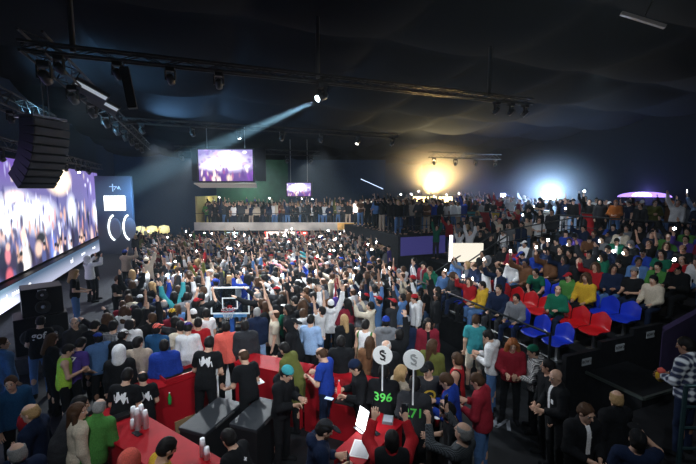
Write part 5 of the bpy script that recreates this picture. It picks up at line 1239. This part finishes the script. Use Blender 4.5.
lamp('SPOT','added_drape_fill',(-2.5,27,4.2),(-4.5,38,3.5),1500,(.2,.5,1),.3,110,1);  # unseen blue spot added to brighten the back wall beyond the stage
for u in (-4,0,4): p=bl(u,-2.2,3.6); lamp('SPOT','added_fascia_fill',p,tuple(bl(u,0,2.1)),260,(1,.95,.88),.2,120,1)  # unseen spots added over the crowd to brighten the mezzanine fascia
p=bl(-.5,-.5,1.75); lamp('SPOT','bar_lamp',p,tuple(bl(-.5,-4,0)),200,(1,.85,.75),.3)
w=bpy.data.worlds.new('dark'); SC.world=w; w.use_nodes=True; w.node_tree.nodes['Background'].inputs[0].default_value=(.25,.45,.7,1); w.node_tree.nodes['Background'].inputs[1].default_value=.006
# thin haze filling the hall
HAZE=.0013
hm=bpy.data.materials.new('haze'); hm.use_nodes=True; nt=hm.node_tree; nt.nodes.clear(); vs_=nt.nodes.new('ShaderNodeVolumeScatter'); vs_.inputs['Density'].default_value=HAZE; vs_.inputs['Color'].default_value=(.75,.9,1,1); vs_.inputs['Anisotropy'].default_value=.3
oo=nt.nodes.new('ShaderNodeOutputMaterial'); nt.links.new(vs_.outputs[0],oo.inputs['Volume'])
o=MB().box((9.6,19.5,4.65),(31.5,42,8.9)).build('haze',hm); tag(o,'thin smoke haze filling the whole hall under the draped ceiling','haze',kind='stuff'); o.display_type='WIRE'
def puff(label,c,r,dens,col):  # added scatter clouds that stand in for lens glow around the lamps
    m=bpy.data.materials.new('added glow'); m.use_nodes=True; nt=m.node_tree; nt.nodes.clear(); v=nt.nodes.new('ShaderNodeVolumeScatter'); tc=nt.nodes.new('ShaderNodeTexCoord'); gr=nt.nodes.new('ShaderNodeTexGradient'); gr.gradient_type='QUADRATIC_SPHERE'; mu=nt.nodes.new('ShaderNodeMath'); mu.operation='MULTIPLY'; mu.inputs[1].default_value=dens; nt.links.new(tc.outputs['Object'],gr.inputs['Vector']); nt.links.new(gr.outputs['Fac'],mu.inputs[0]); nt.links.new(mu.outputs[0],v.inputs['Density']); v.inputs['Color'].default_value=(*col,1)
    u=nt.nodes.new('ShaderNodeOutputMaterial'); nt.links.new(v.outputs[0],u.inputs['Volume']); n=12
    o=MB().lathe([(max(.01,math.sin(k*math.pi/n))*1.,-math.cos(k*math.pi/n)) for k in range(n+1)],(0,0,0),20).build('lens_glow_cloud',m); o.location=tuple(c); o.scale=r; tag(o,label,'added glow',kind='stuff')
puff('added cloud for the lens glow of the amber lamps over the far crowd',dep(432,184,26.5),(6.0,4.5,3.2),.2,(.9,.9,.9))
puff('added cloud for the lens glow around the very bright walkway lamp',dep(550,193,23.6),(4.2,3.6,3.2),.2,(.9,.95,1))
SC.view_settings.view_transform='Standard'; SC.view_settings.look='None'; SC.view_settings.gamma=1; SC.view_settings.use_curve_mapping=False; SC.view_settings.exposure=0.
SC.cycles.use_denoising=True; SC.cycles.max_bounces=6; SC.cycles.volume_bounces=0; SC.cycles.sample_clamp_indirect=4
